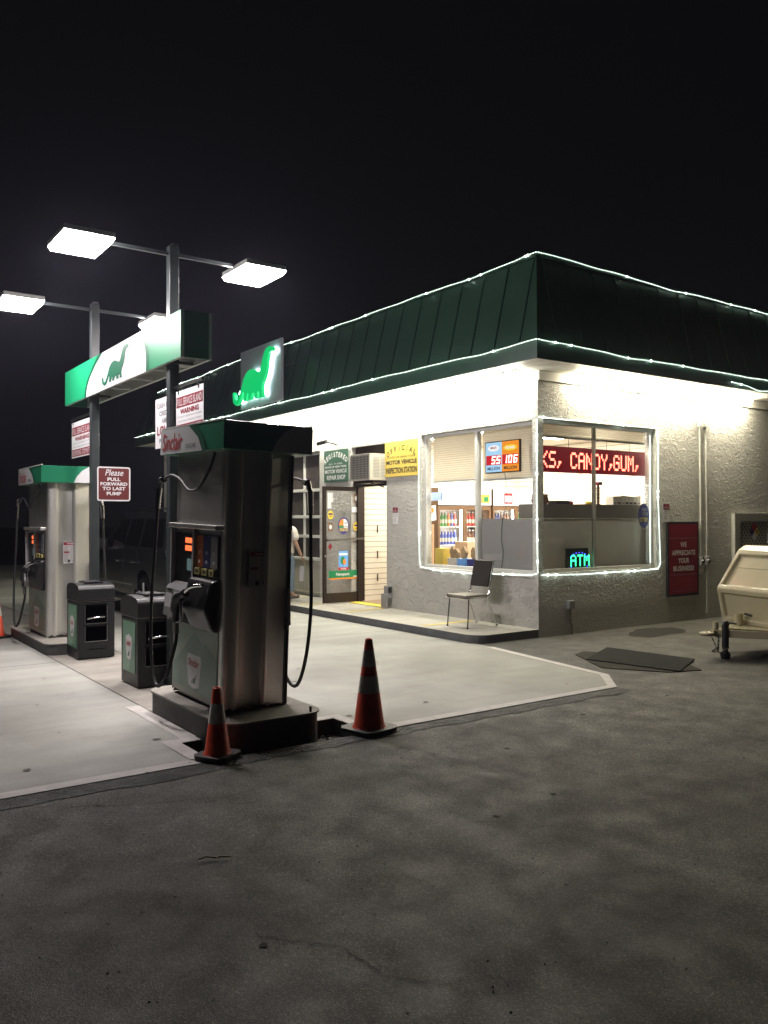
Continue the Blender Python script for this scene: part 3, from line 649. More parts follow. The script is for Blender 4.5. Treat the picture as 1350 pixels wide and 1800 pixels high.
# coolers
COOLL = glow('cooler_tube', (1., .95, .88), 45, True); HEADL = glow('cooler_header', (1., .97, .92), 3.0)
random.seed(31)
BOTM = [mat('bottle_'+n, c, .3) for n, c in (('red', (.5, .03, .02)), ('brown', (.13, .05, .02)), ('green', (.05, .3, .06)), ('blue', (.04, .08, .4)), ('clear', (.6, .6, .55)), ('orange', (.6, .2, .03)))]
BOTL = ['red', 'brown', 'green', 'blue', 'clear', 'orange']
bp = []
for i, bm_ in enumerate(BOTM):
    s = M(); s.lathe((0, 0, 0), [(.034, 0), (.034, .14), (.014, .19), (.014, .215)], bm_, 8); s.set(Matrix.Identity(4)); s.lathe((0, 0, .215), [(.016, 0), (.016, .02)], SIGNW, 8); s.lathe((0, 0, .05), [(.0352, 0), (.0352, .06)], CARD, 8)
    bp.append(s)
first = {}
for ci, (y0, y1, lb) in enumerate(((1.62, 3.02, 'lit glass door drinks cooler with white header nearest the doorway'), (3.08, 4.42, 'lit glass door drinks cooler in the far corner with a red mark on its header'))):
    t = thing('drink_cooler', (-4.6, (y0+y1)/2, .125), lb, 'cooler', 'drink coolers')
    s = M(); s.box(-4.96, -4.92, y0, y1, .125, 2.34, WHITE); s.box(-4.92, -4.36, y0, y0+.04, .125, 2.34, BROWNW); s.box(-4.92, -4.36, y1-.04, y1, .125, 2.34, BROWNW); s.box(-4.92, -4.36, y0+.04, y1-.04, .125, .30, BROWNW); s.box(-4.92, -4.36, y0+.04, y1-.04, 1.98, 2.34, WHITE); s.build('cabinet', t)
    s = M(); s.set(SIDE(-4.30, 0, 0)); s.prism([(y0, 2.0), (y1, 2.0), (y1, 2.34), (y0, 2.34)], -.05, 0, BROWNW, HEADL)
    if ci: s.rect(y0+.30, 2.03, y0+.55, 2.26, RED, .002); s.rect(y0+.33, 2.07, y0+.52, 2.20, HEADL, .003)
    else: s.rect(y1-.30, 2.04, y1-.04, 2.22, YEL, .002); s.rect(y1-.2, 2.07, y1-.08, 2.17, DGREEN, .003)
    s.build('header', t)
    s = M(); ym = (y0+y1)/2
    for a_2, b_2 in ((y0, ym-.005), (ym+.005, y1)):
        for u0, u1, v0, v1 in ((a_2, a_2+.045, .30, 1.98), (b_2-.045, b_2, .30, 1.98), (a_2+.045, b_2-.045, .30, .36), (a_2+.045, b_2-.045, 1.90, 1.98)): s.box(-4.35, -4.31, u0, u1, v0, v1, BROWNW)
    s.build('door', t); s = M(); s.box(-4.36, -4.355, ym+.03, y1-.05, .36, 1.9, GLASS); s.box(-4.36, -4.355, y0+.05, ym-.03, .36, 1.9, GLASS); s.build('pane', t)
    s = M(); s.box(-4.44, -4.40, ym-.02, ym+.02, .36, 1.94, COOLL); s.build('light_tube', t)
    for z in (.42, .80, 1.18, 1.55):
        s = M(); s.box(-4.90, -4.46, y0+.05, y1-.05, z, z+.02, WHITE); s.build('shelf', t)
        y = y0+.10
        while y < y1-.08:
            if abs(y-ym) > .04:
                i = random.choice((0, 0, 1, 1, 2, 3, 4, 5)) if random.random() < .55 or y < y0+.12 else last
                last = i
                if i not in first:
                    o = bp[i].build('drink_bottle', None, label='%s capped drink bottle on a lit cooler shelf' % BOTL[i], category='bottle', group='%s bottles in the coolers' % BOTL[i]); first[i] = o
                else: o = first[i].copy(); col.objects.link(o)
                o.location = (-4.52, y, z+.02); o.scale = (1.12, 1.12, 1.25)
            y += .082
# window ledge display
s = M(); s.box(-2.64, -1.44, .15, .55, .86, .93, BROWNW); s.box(-2.6, -1.48, .2, .5, .125, .86, BROWNW); solo(s, 'window_counter', (-2.0, .3, .125), 'dark counter ledge just behind the left window pane', 'counter')
s = M()
for k in range(9): s.box(-2.64+.003*(k % 3), -2.42+.003*(k % 2), .20, .36, .932+.032*k, .932+.032*k+.028, mat('yellow_paper', (.72, .55, .10), .7, noise=.15, nscale=20))
solo(s, 'paper_stack', (-2.53, .28, .93), 'yellow paper stack in the bottom left corner of the window', 'paper stack')
for j, (x, cb, lb, lc) in enumerate(((-2.20, CARD, 'tan snack bags in a pale box on the ledge beside the yellow papers', 0), (-1.95, SKYB, 'tan snack bag in the upright blue box at the middle of the ledge', 1), (-1.70, NAVY, 'tan snack bag in the dark blue box beside the window bar', 2))):
    t = thing('snack_box', (x, .28, .932), lb, 'snack box', 'snack boxes on the window ledge')
    s = M(); s.box(x-.10, x+.10, .20, .36, .932, 1.06, cb); s.build('box', t, .003)
    s = M(); random.seed(50+j)
    for q in range(2 if j == 0 else 1):
        cx = x+(q*.09-.04 if j == 0 else 0); vs = []; n = 14
        for k in range(n): a = 2*math.pi*k/n; vs.append((cx+(.065+.012*math.sin(5*a+j))*math.cos(a), 1.15+.03*q*-1+(.10+.012*math.cos(4*a))*math.sin(a)))
        s.set(FRONT(0, .28, 0)); s.prism(vs, -.03, .03, TAN)
    s.build('bag', t, .01)
t = thing('cardboard_display', (-3.9, 1.1, .125), 'tall cardboard display stand with a red and white topper', 'display stand')
s = M(); s.box(-4.2, -3.85, .85, 1.15, .125, 1.62, mat('kraft', (.45, .30, .18), .8)); s.build('stand', t)
s = M().set(SIDE(-3.84, 0, 0)); s.prism([(.80, 1.62), (1.2, 1.70), (1.18, 1.98), (.82, 1.90)], -.02, 0, CARD, SIGNW); s.disc(.95, 1.85, .08, .06, RED, .003); s.disc(1.08, 1.88, .06, .05, ORG, .004); s.build('topper', t)
s = M(); s.box(-3.3, -2.95, 1.2, 1.6, .125, 1.30, mat('peach_carton', (.62, .45, .30), .8, noise=.1, nscale=6)); solo(s, 'large_carton', (-3.1, 1.4, .125), 'big peach coloured carton standing in front of the near cooler', 'carton', bevel=.004)
s = M(); s.box(-4.97, -4.93, 1.46, 1.56, .125, 2.4, BROWNW); solo(s, 'brown_post', (-4.95, 1.5, .125), 'dark brown upright against the slatwall beside the cooler', 'post')

# ---------------------------------------------------------------- rope lights
def rope(name, P, label, seed, step=.052, amp=.018, tube=.006):
    random.seed(seed); s = M(); pts = [Vector(p) for p in P]; out = []
    ph = random.uniform(0, 6)
    for i in range(len(pts)-1):
        L_ = (pts[i+1]-pts[i]).length; n = max(1, int(L_/.12))
        for k in range(n):
            q = pts[i].lerp(pts[i+1], k/n); dd = L_*k/n
            q.z += amp*(math.sin(dd*1.3+ph)+.6*math.sin(dd*3.1+ph*2)+.3*math.sin(dd*7+ph*3))*min(1, k/3, (n-k)/3); out.append(q)
    out.append(pts[-1]); s.tube(out, tube, ROPE, 5)
    dist = 0
    for i in range(len(out)-1):
        a, b = out[i], out[i+1]; L_ = (b-a).length
        while dist < L_:
            c = a.lerp(b, dist/L_); r = .0085 if random.random() > .05 else .018
            s.add([c+Vector(v)*r for v in ((1, 0, 0), (-1, 0, 0), (0, 1, 0), (0, -1, 0), (0, 0, 1), (0, 0, -1))], [(0, 2, 4), (2, 1, 4), (1, 3, 4), (3, 0, 4), (2, 0, 5), (1, 2, 5), (3, 1, 5), (0, 3, 5)], BULB); dist += step
        dist -= L_
    mid = out[len(out)//2]
    return solo(s, name, tuple(mid), label, 'rope light')
yt = -oy+sb-.04; xt = ox-sb+.04
rope('rope_light', [(-14.3, yt, 5.30), (-9, yt, 5.38), (-4, yt, 5.35), (0, yt, 5.36), (xt, yt, 5.38), (xt, 3, 5.33), (xt, 7, 5.32), (xt, 11, 5.30)], 'white rope light running along the top edge of the green roof', 1, amp=.012)
rope('rope_light', [(-15.3, -oy-.05, 4.10), (-9, -oy-.05, 4.07), (-4, -oy-.05, 4.08), (0, -oy-.05, 4.07), (ox+.05, -oy-.05, 4.09), (ox+.05, 1, 4.04), (ox+.05, 4, 4.05), (ox+.05, 8, 4.03), (ox+.05, 11, 4.0)], 'white rope light along the lower edge of the green roof above the soffit', 2, amp=.010)
rope('rope_light', [(ox+.05, 3.7, 3.93), (ox+.05, 4.5, 3.85), (ox+.05, 6.5, 3.90), (ox+.05, 8, 3.93)], 'loose second rope light sagging below the eave on the side wall', 3, amp=.03)
rope('rope_light', [(-2.78, -.03, 3.10), (-2.79, -.03, 2.0), (-2.77, -.03, 1.0), (-2.73, -.03, .90), (-2.3, -.03, .86), (-1.3, -.035, .85), (-.1, -.03, .90), (0.0, -.03, .92)], 'rope light framing the left side and sill of the front window', 4, .035, .006)
rope('rope_light', [(.015, -.03, .95), (.0, -.03, 2.0), (.01, -.03, 3.15)], 'rope light running up the building corner between the two windows', 5, .03, .004)
rope('rope_light', [(.03, .0, 3.18), (.03, 1.4, 3.19), (.03, 2.66, 3.18), (.03, 2.72, 3.14), (.03, 2.71, 2.0), (.03, 2.76, .98), (.03, 2.70, .90), (.03, 1.3, .88), (.03, .03, .90)], 'rope light framing three sides of the right window', 6, .03, .005)
rope('rope_light', [(-.06, 2.62, 3.05), (-.06, 2.62, 1.0)], 'short rope light down the inner reveal at the far side of the right window', 7, .04, .004, .004)

# ---------------------------------------------------------------- roof sign with emblem
DINO = [(0, .26), (.03, .30), (.055, .24), (.06, .15), (.10, .10), (.15, .13), (.20, .24), (.25, .37), (.29, .50), (.36, .61), (.44, .66), (.53, .65), (.60, .59), (.66, .55), (.70, .58), (.735, .68), (.765, .80), (.80, .91), (.85, .98), (.91, 1.0), (.97, .975), (1.0, .925), (.985, .885), (.94, .88), (.90, .86), (.875, .78), (.86, .66), (.84, .52), (.80, .40), (.755, .31), (.74, .22), (.755, .04), (.69, .04), (.68, .17), (.64, .18), (.63, .05), (.565, .05), (.56, .17), (.50, .17), (.47, .05), (.41, .05), (.42, .18), (.385, .19), (.345, .05), (.285, .05), (.30, .22), (.27, .26), (.22, .13), (.16, .03), (.09, .0), (.02, .07)]
def dino(m_, u0, v0, u1, v1, mt, w0=.0, w1=.003, mf=None, sh=0.):
    P = [(u0+(u1-u0)*a, v0+(v1-v0)*b+sh*a) for a, b in DINO]; m_.prism(P, w0, w1, mt, mf)
t = thing('emblem_sign', (-7.27, -.75, 4.1), 'square grey sign on the roof edge with glowing green long-necked emblem', 'sign')
s = M(); s.box(-8.22, -6.33, -.78, -.73, 4.12, 5.38, mat('sign_panel_grey', (.66, .66, .74), .45, noise=.05, nscale=2)); s.build('panel', t, .004)
s = M(); s.box(-6.9, -6.8, -.73, -.46, 4.9, 4.95, STEELD); s.box(-7.8, -7.7, -.73, -.46, 4.9, 4.95, STEELD); s.box(-6.33, -6.0, -.70, -.66, 4.82, 4.85, STEELD); s.build('bracket', t)
s = M().set(FRONT(0, -.78, 0)); HALO = glow('emblem_halo', (.75, .85, 1.), 9, True); dino(s, -8.22, 4.24, -6.42, 5.22, HALO, .02, .04); s.build('halo_light', t)
s = M().set(FRONT(0, -.78, 0)); EG = mat('emblem_green', (.01, .35, .10), .35, emit=.55, ec=(.0, 1., .25), sample=False); dino(s, -8.34, 4.20, -6.44, 5.24, EG, .06, .14); s.build('emblem', t, .015)

# ---------------------------------------------------------------- wall signs
at((0, 0, 0))
s = M().set(FRONT(0, -.02, 0)); YS = mat('sign_yellow', (.82, .62, .13), .45)
s.prism([(-3.80, 2.475), (-2.81, 2.475), (-2.81, 3.10), (-3.80, 3.10)], -.015, 0, YS)
s.arctext('OFFICIAL', -3.305, 2.10, .83, 117, 63, .095, .085, INK, .002, .02)
for tx, v0, v1, a, b, bo in (('STATE OF NEW YORK', 2.80, 2.835, -3.74, -2.87, .0), ('MOTOR VEHICLE', 2.69, 2.765, -3.755, -2.855, .03), ('INSPECTION STATION', 2.53, 2.635, -3.765, -2.845, .03)): s.text(tx, a, v0, b, v1, INK, .002, bo)
solo(s, 'inspection_sign', (-3.3, -.02, 2.8), 'yellow sign reading official state of New York motor vehicle inspection station', 'sign')
s = M().set(FRONT(0, -.02, 0)); GS = mat('sign_dark_green', (.035, .10, .065), .45)
s.prism([(-5.94, 2.46), (-5.05, 2.46), (-5.05, 3.09), (-5.94, 3.09)], -.015, 0, GS)
s.arctext('REGISTERED', -5.495, 2.29, .66, 124, 56, .10, .075, SIGNW, .002, .03)
s.text('NO.  7110425', -5.75, 2.80, -5.25, 2.83, SIGNW, .002)
for tx, v0, v1, a, b in (('STATE OF NEW YORK', 2.735, 2.775, -5.90, -5.09), ('MOTOR VEHICLE', 2.63, 2.705, -5.90, -5.09), ('REPAIR SHOP', 2.50, 2.59, -5.83, -5.14)): s.text(tx, a, v0, b, v1, SIGNW, .002, .02)
solo(s, 'repair_shop_sign', (-5.5, -.02, 2.8), 'dark green sign reading registered state of New York motor vehicle repair shop', 'sign')
def smoking(T_, u, v, loc, label):
    s = M().set(T_); s.prism([(u-.085, v-.20), (u+.085, v-.20), (u+.085, v+.10), (u-.085, v+.10)], -.004, 0, SIGNW); s.rect(u-.08, v, u+.08, v+.095, DRED, .001); s.text('No', u-.02, v+.06, u+.02, v+.08, SIGNW, .002, .02); s.text('Smoking', u-.065, v+.015, u+.065, v+.045, SIGNW, .002, .02)
    s.text('Vaping &', u-.05, v-.035, u+.05, v-.015, INK, .001); s.text('E-cigarettes', u-.07, v-.07, u+.07, v-.05, INK, .001); s.disc(u-.02, v-.13, .03, .03, GINK, .001); s.disc(u-.02, v-.13, .022, .022, SIGNW, .0015)
    solo(s, 'smoking_notice', loc, label, 'notice')
smoking(FRONT(0, -.008, 0), -3.50, 1.83, (-3.5, -.01, 1.83), 'small red and white no smoking notice on the wall right of the doorway')
smoking(SIDE(.008, 0, 0), 2.95, 1.86, (.01, 2.95, 1.86), 'small red and white no smoking notice above the maroon poster')
# poster
t = thing('poster', (.02, 3.35, .4), 'tall maroon poster in a dark frame reading we appreciate your business', 'poster')
s = M(); s.box(.001, .035, 2.94, 3.79, .42, 1.66, INK); s.build('frame', t, .004)
s = M().set(SIDE(.036, 0, 0)); s.rect(2.98, .46, 3.75, 1.62, DRED, .0)
for tx, v, a, b in (('WE', 1.235, 3.28, 3.45), ('APPRECIATE', 1.10, 3.05, 3.69), ('YOUR', .97, 3.22, 3.52), ('BUSINESS!', .84, 3.09, 3.65)): s.text(tx, a, v, b, v+.085, SIGNW, .002, .03)
s.rect(2.99, 1.38, 3.74, 1.387, GINK, .001); s.rect(2.99, .775, 3.74, .782, GINK, .001); s.text('Thank you for your visit', 3.05, .50, 3.68, .52, GINK, .001)
s.build('print', t)
# conduits
for y, z0, lb, ex in ((3.86, .98, 'white conduit on the side wall nearer the maroon poster', 0), (4.03, .10, 'longer white conduit running down the side wall to the ground', 1)):
    t = thing('conduit', (.03, y, z0), lb, 'conduit', 'conduits on the side wall')
    s = M(); s.tube([(.02, y, z0), (.02, y+.01, (z0+3.3)/2), (.02, y, 3.3)], .013, ALU, 8); s.build('pipe', t)
    s = M(); s.box(.0, .06, y-.045, y+.045, 3.28, 3.42, ALU); s.build('junction_box', t, .004)
    s = M(); s.box(.0, .07, y-.045, y+.045, .92, 1.06, GREYP); s.lathe((.07, y, .99), [(.035, 0), (.03, .02)], STEELD, 12, 'x'); s.build('outlet_box', t, .004)
t = thing('wall_spigot', (.04, .62, 0), 'rusty pipe with a small box low on the side wall near the corner', 'pipe')
s = M(); s.tube([(.03, .66, 0), (.035, .655, .12), (.03, .63, .2), (.03, .63, .40)], .016, mat('rust', (.14, .11, .08), .8, noise=.4, nscale=20), 8); s.build('pipe', t)
s = M(); s.box(.0, .07, .57, .69, .38, .50, GREYP); s.build('box', t, .005)
# security camera under the soffit
t = thing('security_camera', (-5.5, -.3, 3.25), 'small bullet camera fixed beneath the soffit above the green sign', 'camera')
s = M(); s.tube([(-5.50, 0, 3.2), (-5.50, -.26, 3.24)], .012, INK, 8); s.build('arm', t)
s = M(); s.tube([(-5.62, -.36, 3.20), (-5.42, -.28, 3.24)], .04, INK, 12); s.build('body', t)
# air conditioner
t = thing('air_conditioner', (-4.12, -.1, 2.42), 'beige window air conditioner above the doorway', 'air conditioner')
ACM = mat('ac_beige', (.52, .50, .44), .5, noise=.05, nscale=5)
s = M(); x0, x1, y0, y1, z0, z1 = -4.46, -3.80, -.36, .09, 2.42, 2.90
s.box(x0, x1, y0+.03, y1, z0, z1, ACM)
s.box(x0, x0+.03, y0, y0+.03, z0, z1, ACM); s.box(x1-.03, x1, y0, y0+.03, z0, z1, ACM); s.box(x0+.03, x1-.03, y0, y0+.03, z0, z0+.03, ACM); s.box(x0+.03, x1-.03, y0, y0+.03, z1-.03, z1, ACM)
s.build('casing', t, .003)
s = M(); s.box(x0+.03, x1-.03, y0+.012, y0+.029, z0+.03, z1-.03, INK)
for i in range(13): s.box(x0+.05+i*.046, x0+.058+i*.046, y0+.003, y0+.011, z0+.03, z1-.03, ACM)
for i in range(10): s.box(x0+.03, x1-.03, y0-.004, y0+.002, z0+.055+i*.042, z0+.062+i*.042, ACM)
s.build('coil_grille', t)
s = M()
for i in range(14): s.box(x1+.001, x1+.004, y0+.08, y0+.21, z0+.06+i*.026, z0+.07+i*.026, GINK); s.box(x1+.001, x1+.004, y0+.25, y0+.38, z0+.06+i*.026, z0+.07+i*.026, GINK)
s.build('side_louvre', t)
s = M(); s.box(x0, x1-.02, y0+.08, y1, z0-.05, z0-.003, BRONZE); s.bar((x1-.1, y0+.1, z0-.05), (x1-.1, .02, z0-.12), .02, .02, BRONZE); s.build('support_shelf', t)
# grey ash bin by the doorway
t = thing('wall_sensor_box', (-3.66, -.04, .28), 'small grey box with a black eye fixed low on the wall beside the doorway', 'box')
s = M(); s.box(-3.74, -3.60, -.10, -.001, .30, .52, GREYP); s.build('box', t, .01)
s = M(); s.box(-3.60, -3.575, -.10, -.04, .40, .50, INK); s.build('eye', t)
s = M(); s.box(-3.77, -3.60, -.14, -.11, .12, .38, GREYP); s.box(-3.77, -3.60, -.11, -.10, .12, .38, GREYP); s.build('foot', t, .005)

# ---------------------------------------------------------------- chair
t = thing('chair', (-.9, -.5, .118), 'stacking chair with black vinyl back and chrome legs on the walkway', 'chair')
VIN = mat('chair_vinyl', (.020, .016, .014), .35, noise=.2, nscale=8); z0 = .12
fx0, fx1 = (-1.12, -.64), (-1.12, -.70)
s = M(); P = catmull([(-1.10, -.76, .56), (-.88, -.78, .56), (-.66, -.76, .56)], 4)
s.set(Matrix.Identity(4)); s.box(-1.13, -.66, -.80, -.37, .565, .60, mat('seat_pad', (.20, .18, .15), .4, noise=.15, nscale=9)); s.build('seat', t, .016, 3)
s = M().set(frame((-.9, -.335, .70), (1, 0, 0), (0, .22, .975))); s.box(-.20, .20, .0, .40, -.018, .018, VIN); s.build('backrest', t, .016, 3)
for (a, b) in (((-1.10, -.74, .56), (-1.10, -.79, z0)), ((-.67, -.74, .56), (-.63, -.80, z0)), ((-1.10, -.40, .56), (-1.13, -.19, z0)), ((-.67, -.40, .56), (-.70, -.17, z0))):
    s = M(); s.tube([a, b], .011, CHROME, 8); s.tube([(b[0], b[1], z0), (b[0], b[1], z0+.02)], .014, RUB, 8); s.build('leg', t)
s = M(); s.tube(catmull([(-1.11, -.78, .555), (-1.11, -.42, .55), (-1.11, -.34, .62), (-1.11, -.30, .75), (-1.11, -.22, 1.10)], 5), .011, CHROME, 8); s.tube(catmull([(-.67, -.78, .555), (-.67, -.42, .55), (-.68, -.34, .62), (-.69, -.30, .75), (-.69, -.22, 1.10)], 5), .011, CHROME, 8); s.tube([(-1.11, -.79, .55), (-.67, -.79, .55)], .011, CHROME, 8); s.build('frame', t)

# ---------------------------------------------------------------- mats
MATM = mat('rubber_mat', (.026, .027, .025), .95, spec=.05, noise=.3, nscale=30, bump=.004, bscale=120)
MATD = mat('old_mat', (.050, .047, .040), .95, spec=.05, noise=.3, nscale=12, bump=.004, bscale=60)
s = M(); s.prism([(1.72, -.95), (1.25, -.01), (2.48, .11), (2.88, -.74)][::-1], .0125, .021, MATM); solo(s, 'floor_mat', (2.1, -.4, 0), 'dark ribbed rubber mat lying on top on the asphalt', 'mat', bevel=.004)
s = M(); s.prism([(1.36, -.74), (1.24, -.46), (2.3, .0), (2.93, -.42), (2.80, -.84), (2.18, -1.22)][::-1], .001, .009, MATD); solo(s, 'floor_mat', (2.1, -.6, 0), 'worn frayed mat partly hidden under the ribbed mat', 'mat')

# ---------------------------------------------------------------- fuel islands
def island(x0, x1, h_, label):
    y0, y1 = -6.17, -5.33; r = .16; P = []
    for cx, cy, a0 in ((x1-r, y0+r, -90), (x1-r, y1-r, 0), (x0+r, y1-r, 90), (x0+r, y0+r, 180)):
        P += [(cx+r*math.cos(R(a0+k*15)), cy+r*math.sin(R(a0+k*15))) for k in range(7)]
    t = thing('pump_island', ((x0+x1)/2, -5.75, 0), label, 'pump island', 'pump islands')
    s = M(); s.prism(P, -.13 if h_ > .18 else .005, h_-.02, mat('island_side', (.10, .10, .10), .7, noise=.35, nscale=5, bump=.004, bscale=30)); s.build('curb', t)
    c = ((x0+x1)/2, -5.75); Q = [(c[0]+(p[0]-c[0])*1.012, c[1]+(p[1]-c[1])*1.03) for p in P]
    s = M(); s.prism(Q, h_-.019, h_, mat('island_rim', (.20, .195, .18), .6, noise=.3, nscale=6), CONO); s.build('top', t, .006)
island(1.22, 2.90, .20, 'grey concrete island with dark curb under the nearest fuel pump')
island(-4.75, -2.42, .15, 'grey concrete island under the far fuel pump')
s = M(); s.tube([(2.86, -5.43, -.1), (2.865, -5.44, .24)], .012, mat('rebar', (.12, .10, .08), .8), 6); s.tube([(2.86, -5.43, 0.0), (2.93, -5.47, -.06), (2.9, -5.6, -.08)], .01, MATS['rebar'], 6)
solo(s, 'rebar_stake', (2.9, -5.45, 0), 'thin rusty stake standing against the near island end', 'stake')

# ---------------------------------------------------------------- fuel pump
ORIGIN[0] = Vector((0, 0, 0))
def pump():
    t = thing('fuel_pump', (0, 0, 0), 'stainless steel fuel dispenser', 'fuel pump', 'fuel dispensers')
    hx, hy = .52, .285
    s = M(); s.box(-hx+.02, hx-.07, -hy+.03, hy-.03, .0, 2.06, STEELD); s.build('body', t)
    # fluted stainless end cladding (both ends)
    prof = [(-hy, -.05)]+[(-hy+.075*(1-math.cos(R(a)))+.0, -.012+.036*math.sin(R(a))) for a in range(0, 181, 20)]+[(-.125, -.020), (.045, -.020)]+[(.05+.03*(1-math.cos(R(a))), -.016+.030*math.sin(R(a))) for a in range(0, 181, 22)]+[(.115, -.020), (hy-.02, -.014), (hy, -.05)]
    for sg in (1, -1):
        s = M(); vs = []; n = len(prof)
        for z in (0., 2.06): vs += [(sg*(hx+p[1]), sg*p[0], z) for p in prof]
        s.add(vs, [(i, i+1, n+i+1, n+i) for i in range(n-1)], STEEL, True)
        s.box(min(sg*(hx-.07), sg*(hx-.05)), max(sg*(hx-.07), sg*(hx-.05)), -hy, hy, 0, 2.06, STEEL)
        s.build('end_panel', t)
    GRM = mat('grime', (.05, .045, .035), .8, noise=.5, nscale=15); random.seed(66)
    for sg in (1, -1):
        s = M().set(frame((sg*(hx+.026), 0, 0), (0, sg, 0), (0, 0, 1)))
        P = [(-hy+.02, .003)]+[(hy-.02, .003)]+[(hy-.02-(2*hy-.04)*k/24, .02+.035*abs(math.sin(k*.9))*random.random()+.012*random.random()) for k in range(25)]
        s.poly(P, GRM, .0); s.build('grime_skirt', t)
    s = M().set(SIDE(hx+.002, 0, 0)); u0, v0, u1, v1 = -.075, .98, .10, 1.27
    s.prism([(u0, v0), (u1, v0), (u1, v1), (u0, v1)], -.01, 0, mat('label_white', (.50, .48, .47), .5)); s.rect(u0+.006, v1-.045, u1-.006, v1-.006, DRED, .001); s.text('WARNING', u0+.05, v1-.035, u1-.02, v1-.016, SIGNW, .002, .02)
    for k in range(17):
        v = v1-.06-k*.0125
        s.rect(u0+.01, v-.005, u0+.075+random.uniform(-.01, .01), v, GINK, .001); s.rect(u0+.09, v-.005, u1-.02+random.uniform(-.01, .01), v, GINK, .001)
    s.rect(u0+.01, v0+.14, u0+.08, v0+.16, DRED, .002); s.disc(u1-.03, v0+.035, .02, .02, INK, .002); s.rect(u0+.06, v0+.015, u0+.09, v0+.05, INK, .002)
    s.build('warning_label', t)
    for sg in (1, -1):
        s = M(); a_, b2_ = sorted((sg*(hx-.055), sg*(hx-.012))); s.box(a_, b2_, hy+.001, hy+.024, .0, 2.05, BLACK); s.build('side_cover', t, .004)
    for sd in (-1, 1):
        T_ = frame((0, sd*hy, 0), (-sd, 0, 0), (0, 0, 1))     # u to the viewer's right, w outwards
        TH = T_
        if sd > 0: T_ = T_ @ Matrix.Diagonal((1, 1, .33, 1))
        s = M().set(T_); s.box(-hx+.02, hx-.05, 1.47, 2.06, -.02, .0, STEEL); s.build('upper_panel', t)
        s = M().set(T_); s.box(-hx-.0, hx-.04, 1.425, 1.465, -.01, .07, STEEL); s.build('ledge', t, .008)
        # console
        s = M().set(T_)
        s.box(-hx+.02, hx-.06, .72, 1.42, -.02, .0, SILV)
        s.prism([(-hx+.05, .95), (-.05, .95), (-.05, 1.38), (-hx+.05, 1.38)], 0, .012, BLACK)
        s.prism([(-.02, 1.05), (hx-.08, 1.05), (hx-.08, 1.38), (-.02, 1.38)], 0, .010, BLACK)
        s.prism([(-hx, .62), (-hx+.025, .62), (-hx+.05, .95), (-hx+.035, 1.42), (-hx+.005, 1.42), (-hx+.02, .95)], 0, .05, SILV)
        s.prism([(-.05, .72), (-.015, .72), (-.01, 1.42), (-.045, 1.42)], 0, .04, SILV)
        co = s.build('console', t, .005)
        s = M().set(T_); OD = mat('display_orange', (.3, .03, .01), .4, emit=1.5, ec=(1., .17, .05), sample=False)
        s.rect(-.25, 1.30, -.10, 1.345, OD, .016); s.rect(-.25, 1.235, -.10, 1.28, OD, .016); s.build('price_display', co)
        s = M().set(T_); s.rect(-.20, 1.07, -.08, 1.17, mat('screen_teal', (.10, .16, .16), .3, emit=.12, ec=(.5, .8, .8), sample=False), .016); s.rect(-.27, 1.03, -.08, 1.037, CHROME, .016); s.build('screen', co)
        for (a, b, mm, tx) in ((.0, .14, mat('grade_orange', (.42, .10, .015), .4), '87'), (.145, .285, mat('grade_blue', (.03, .04, .16), .4), '89'), (.29, .42, GREYP, '93')):
            s = M().set(T_); s.prism([(a, 1.12), (b, 1.12), (b, 1.375), (a, 1.375)], .012, .018, mm); s.text(tx, a+.045, 1.22, b-.045, 1.25, SIGNW, .02); s.rect(a+.05, 1.15, a+.085, 1.175, SIGNW, .02)
            s.build('grade_panel', co)
            s = M().set(T_); s.prism([(a+.01, 1.055), (b-.03, 1.055), (b-.03, 1.11), (a+.01, 1.11)], .012, .035, mat('button_yellow', (.46, .40, .14), .5), None); s.rect(a+.03, 1.07, b-.05, 1.095, INK, .036); s.build('grade_button', co, .003)
        # slanted payment tray and boot
        s = M().set(T_)
        def wedge(u0, u1, P, mm): 
            n = len(P); vs = [(u0, v, w_) for v, w_ in P]+[(u1, v, w_) for v, w_ in P]
            s.add(vs, [tuple(range(n)), tuple(reversed(range(n, 2*n)))]+[(i, n+i, n+(i+1) % n, (i+1) % n) for i in range(n)], mm)
        wedge(-hx+.0, -.05, [(.66, 0.0), (.66, .10), (.90, .075), (.96, .03), (.97, 0)], GREYP)
        s.build('payment_tray', co, .012)
        s = M().set(T_); s.add([(-.49, .74, .094), (-.35, .74, .094), (-.35, .86, .082), (-.49, .86, .082)], [(0, 1, 2, 3)], SIGNW); s.add([(-.31, .72, .097), (-.14, .72, .097), (-.14, .88, .080), (-.31, .88, .080)], [(0, 1, 2, 3)], SIGNW)
        s.box(-.46, -.36, .885, .90, .07, .085, INK); s.build('card_slot', co)
        s = M().set(T_)
        wedge(-.03, hx-.07, [(.62, 0), (.62, .05), (.80, .13), (1.02, .07), (1.04, 0)], BLACK)
        s.build('nozzle_boot', co, .03)
        s = M().set(T_); s.tube(catmull([(.34, .99, .10), (.22, .965, .15), (.10, .90, .16)], 5), .016, CHROME, 8)
        s.tube(catmull([(.12, .91, .15), (.02, .86, .17), (-.03, .78, .17), (-.05, .66, .16)], 5), [.035]*4+[.045]*8+[.03]*4, BLACK, 10)
        s.tube(catmull([(.06, .84, .17), (.11, .76, .18), (.08, .68, .17), (-.03, .66, .16)], 5), .012, GREYP, 8)
        s.tube([(-.05, .67, .16), (-.055, .56, .15)], .024, STEELD, 10)
        s.build('nozzle', t)
        # lower door
        s = M().set(T_); s.box(-hx+.02, hx-.05, .03, .62, -.02, .0, mat('door_trim', (.42, .44, .40), .4)); ld = s.build('lower_door', t, .004)
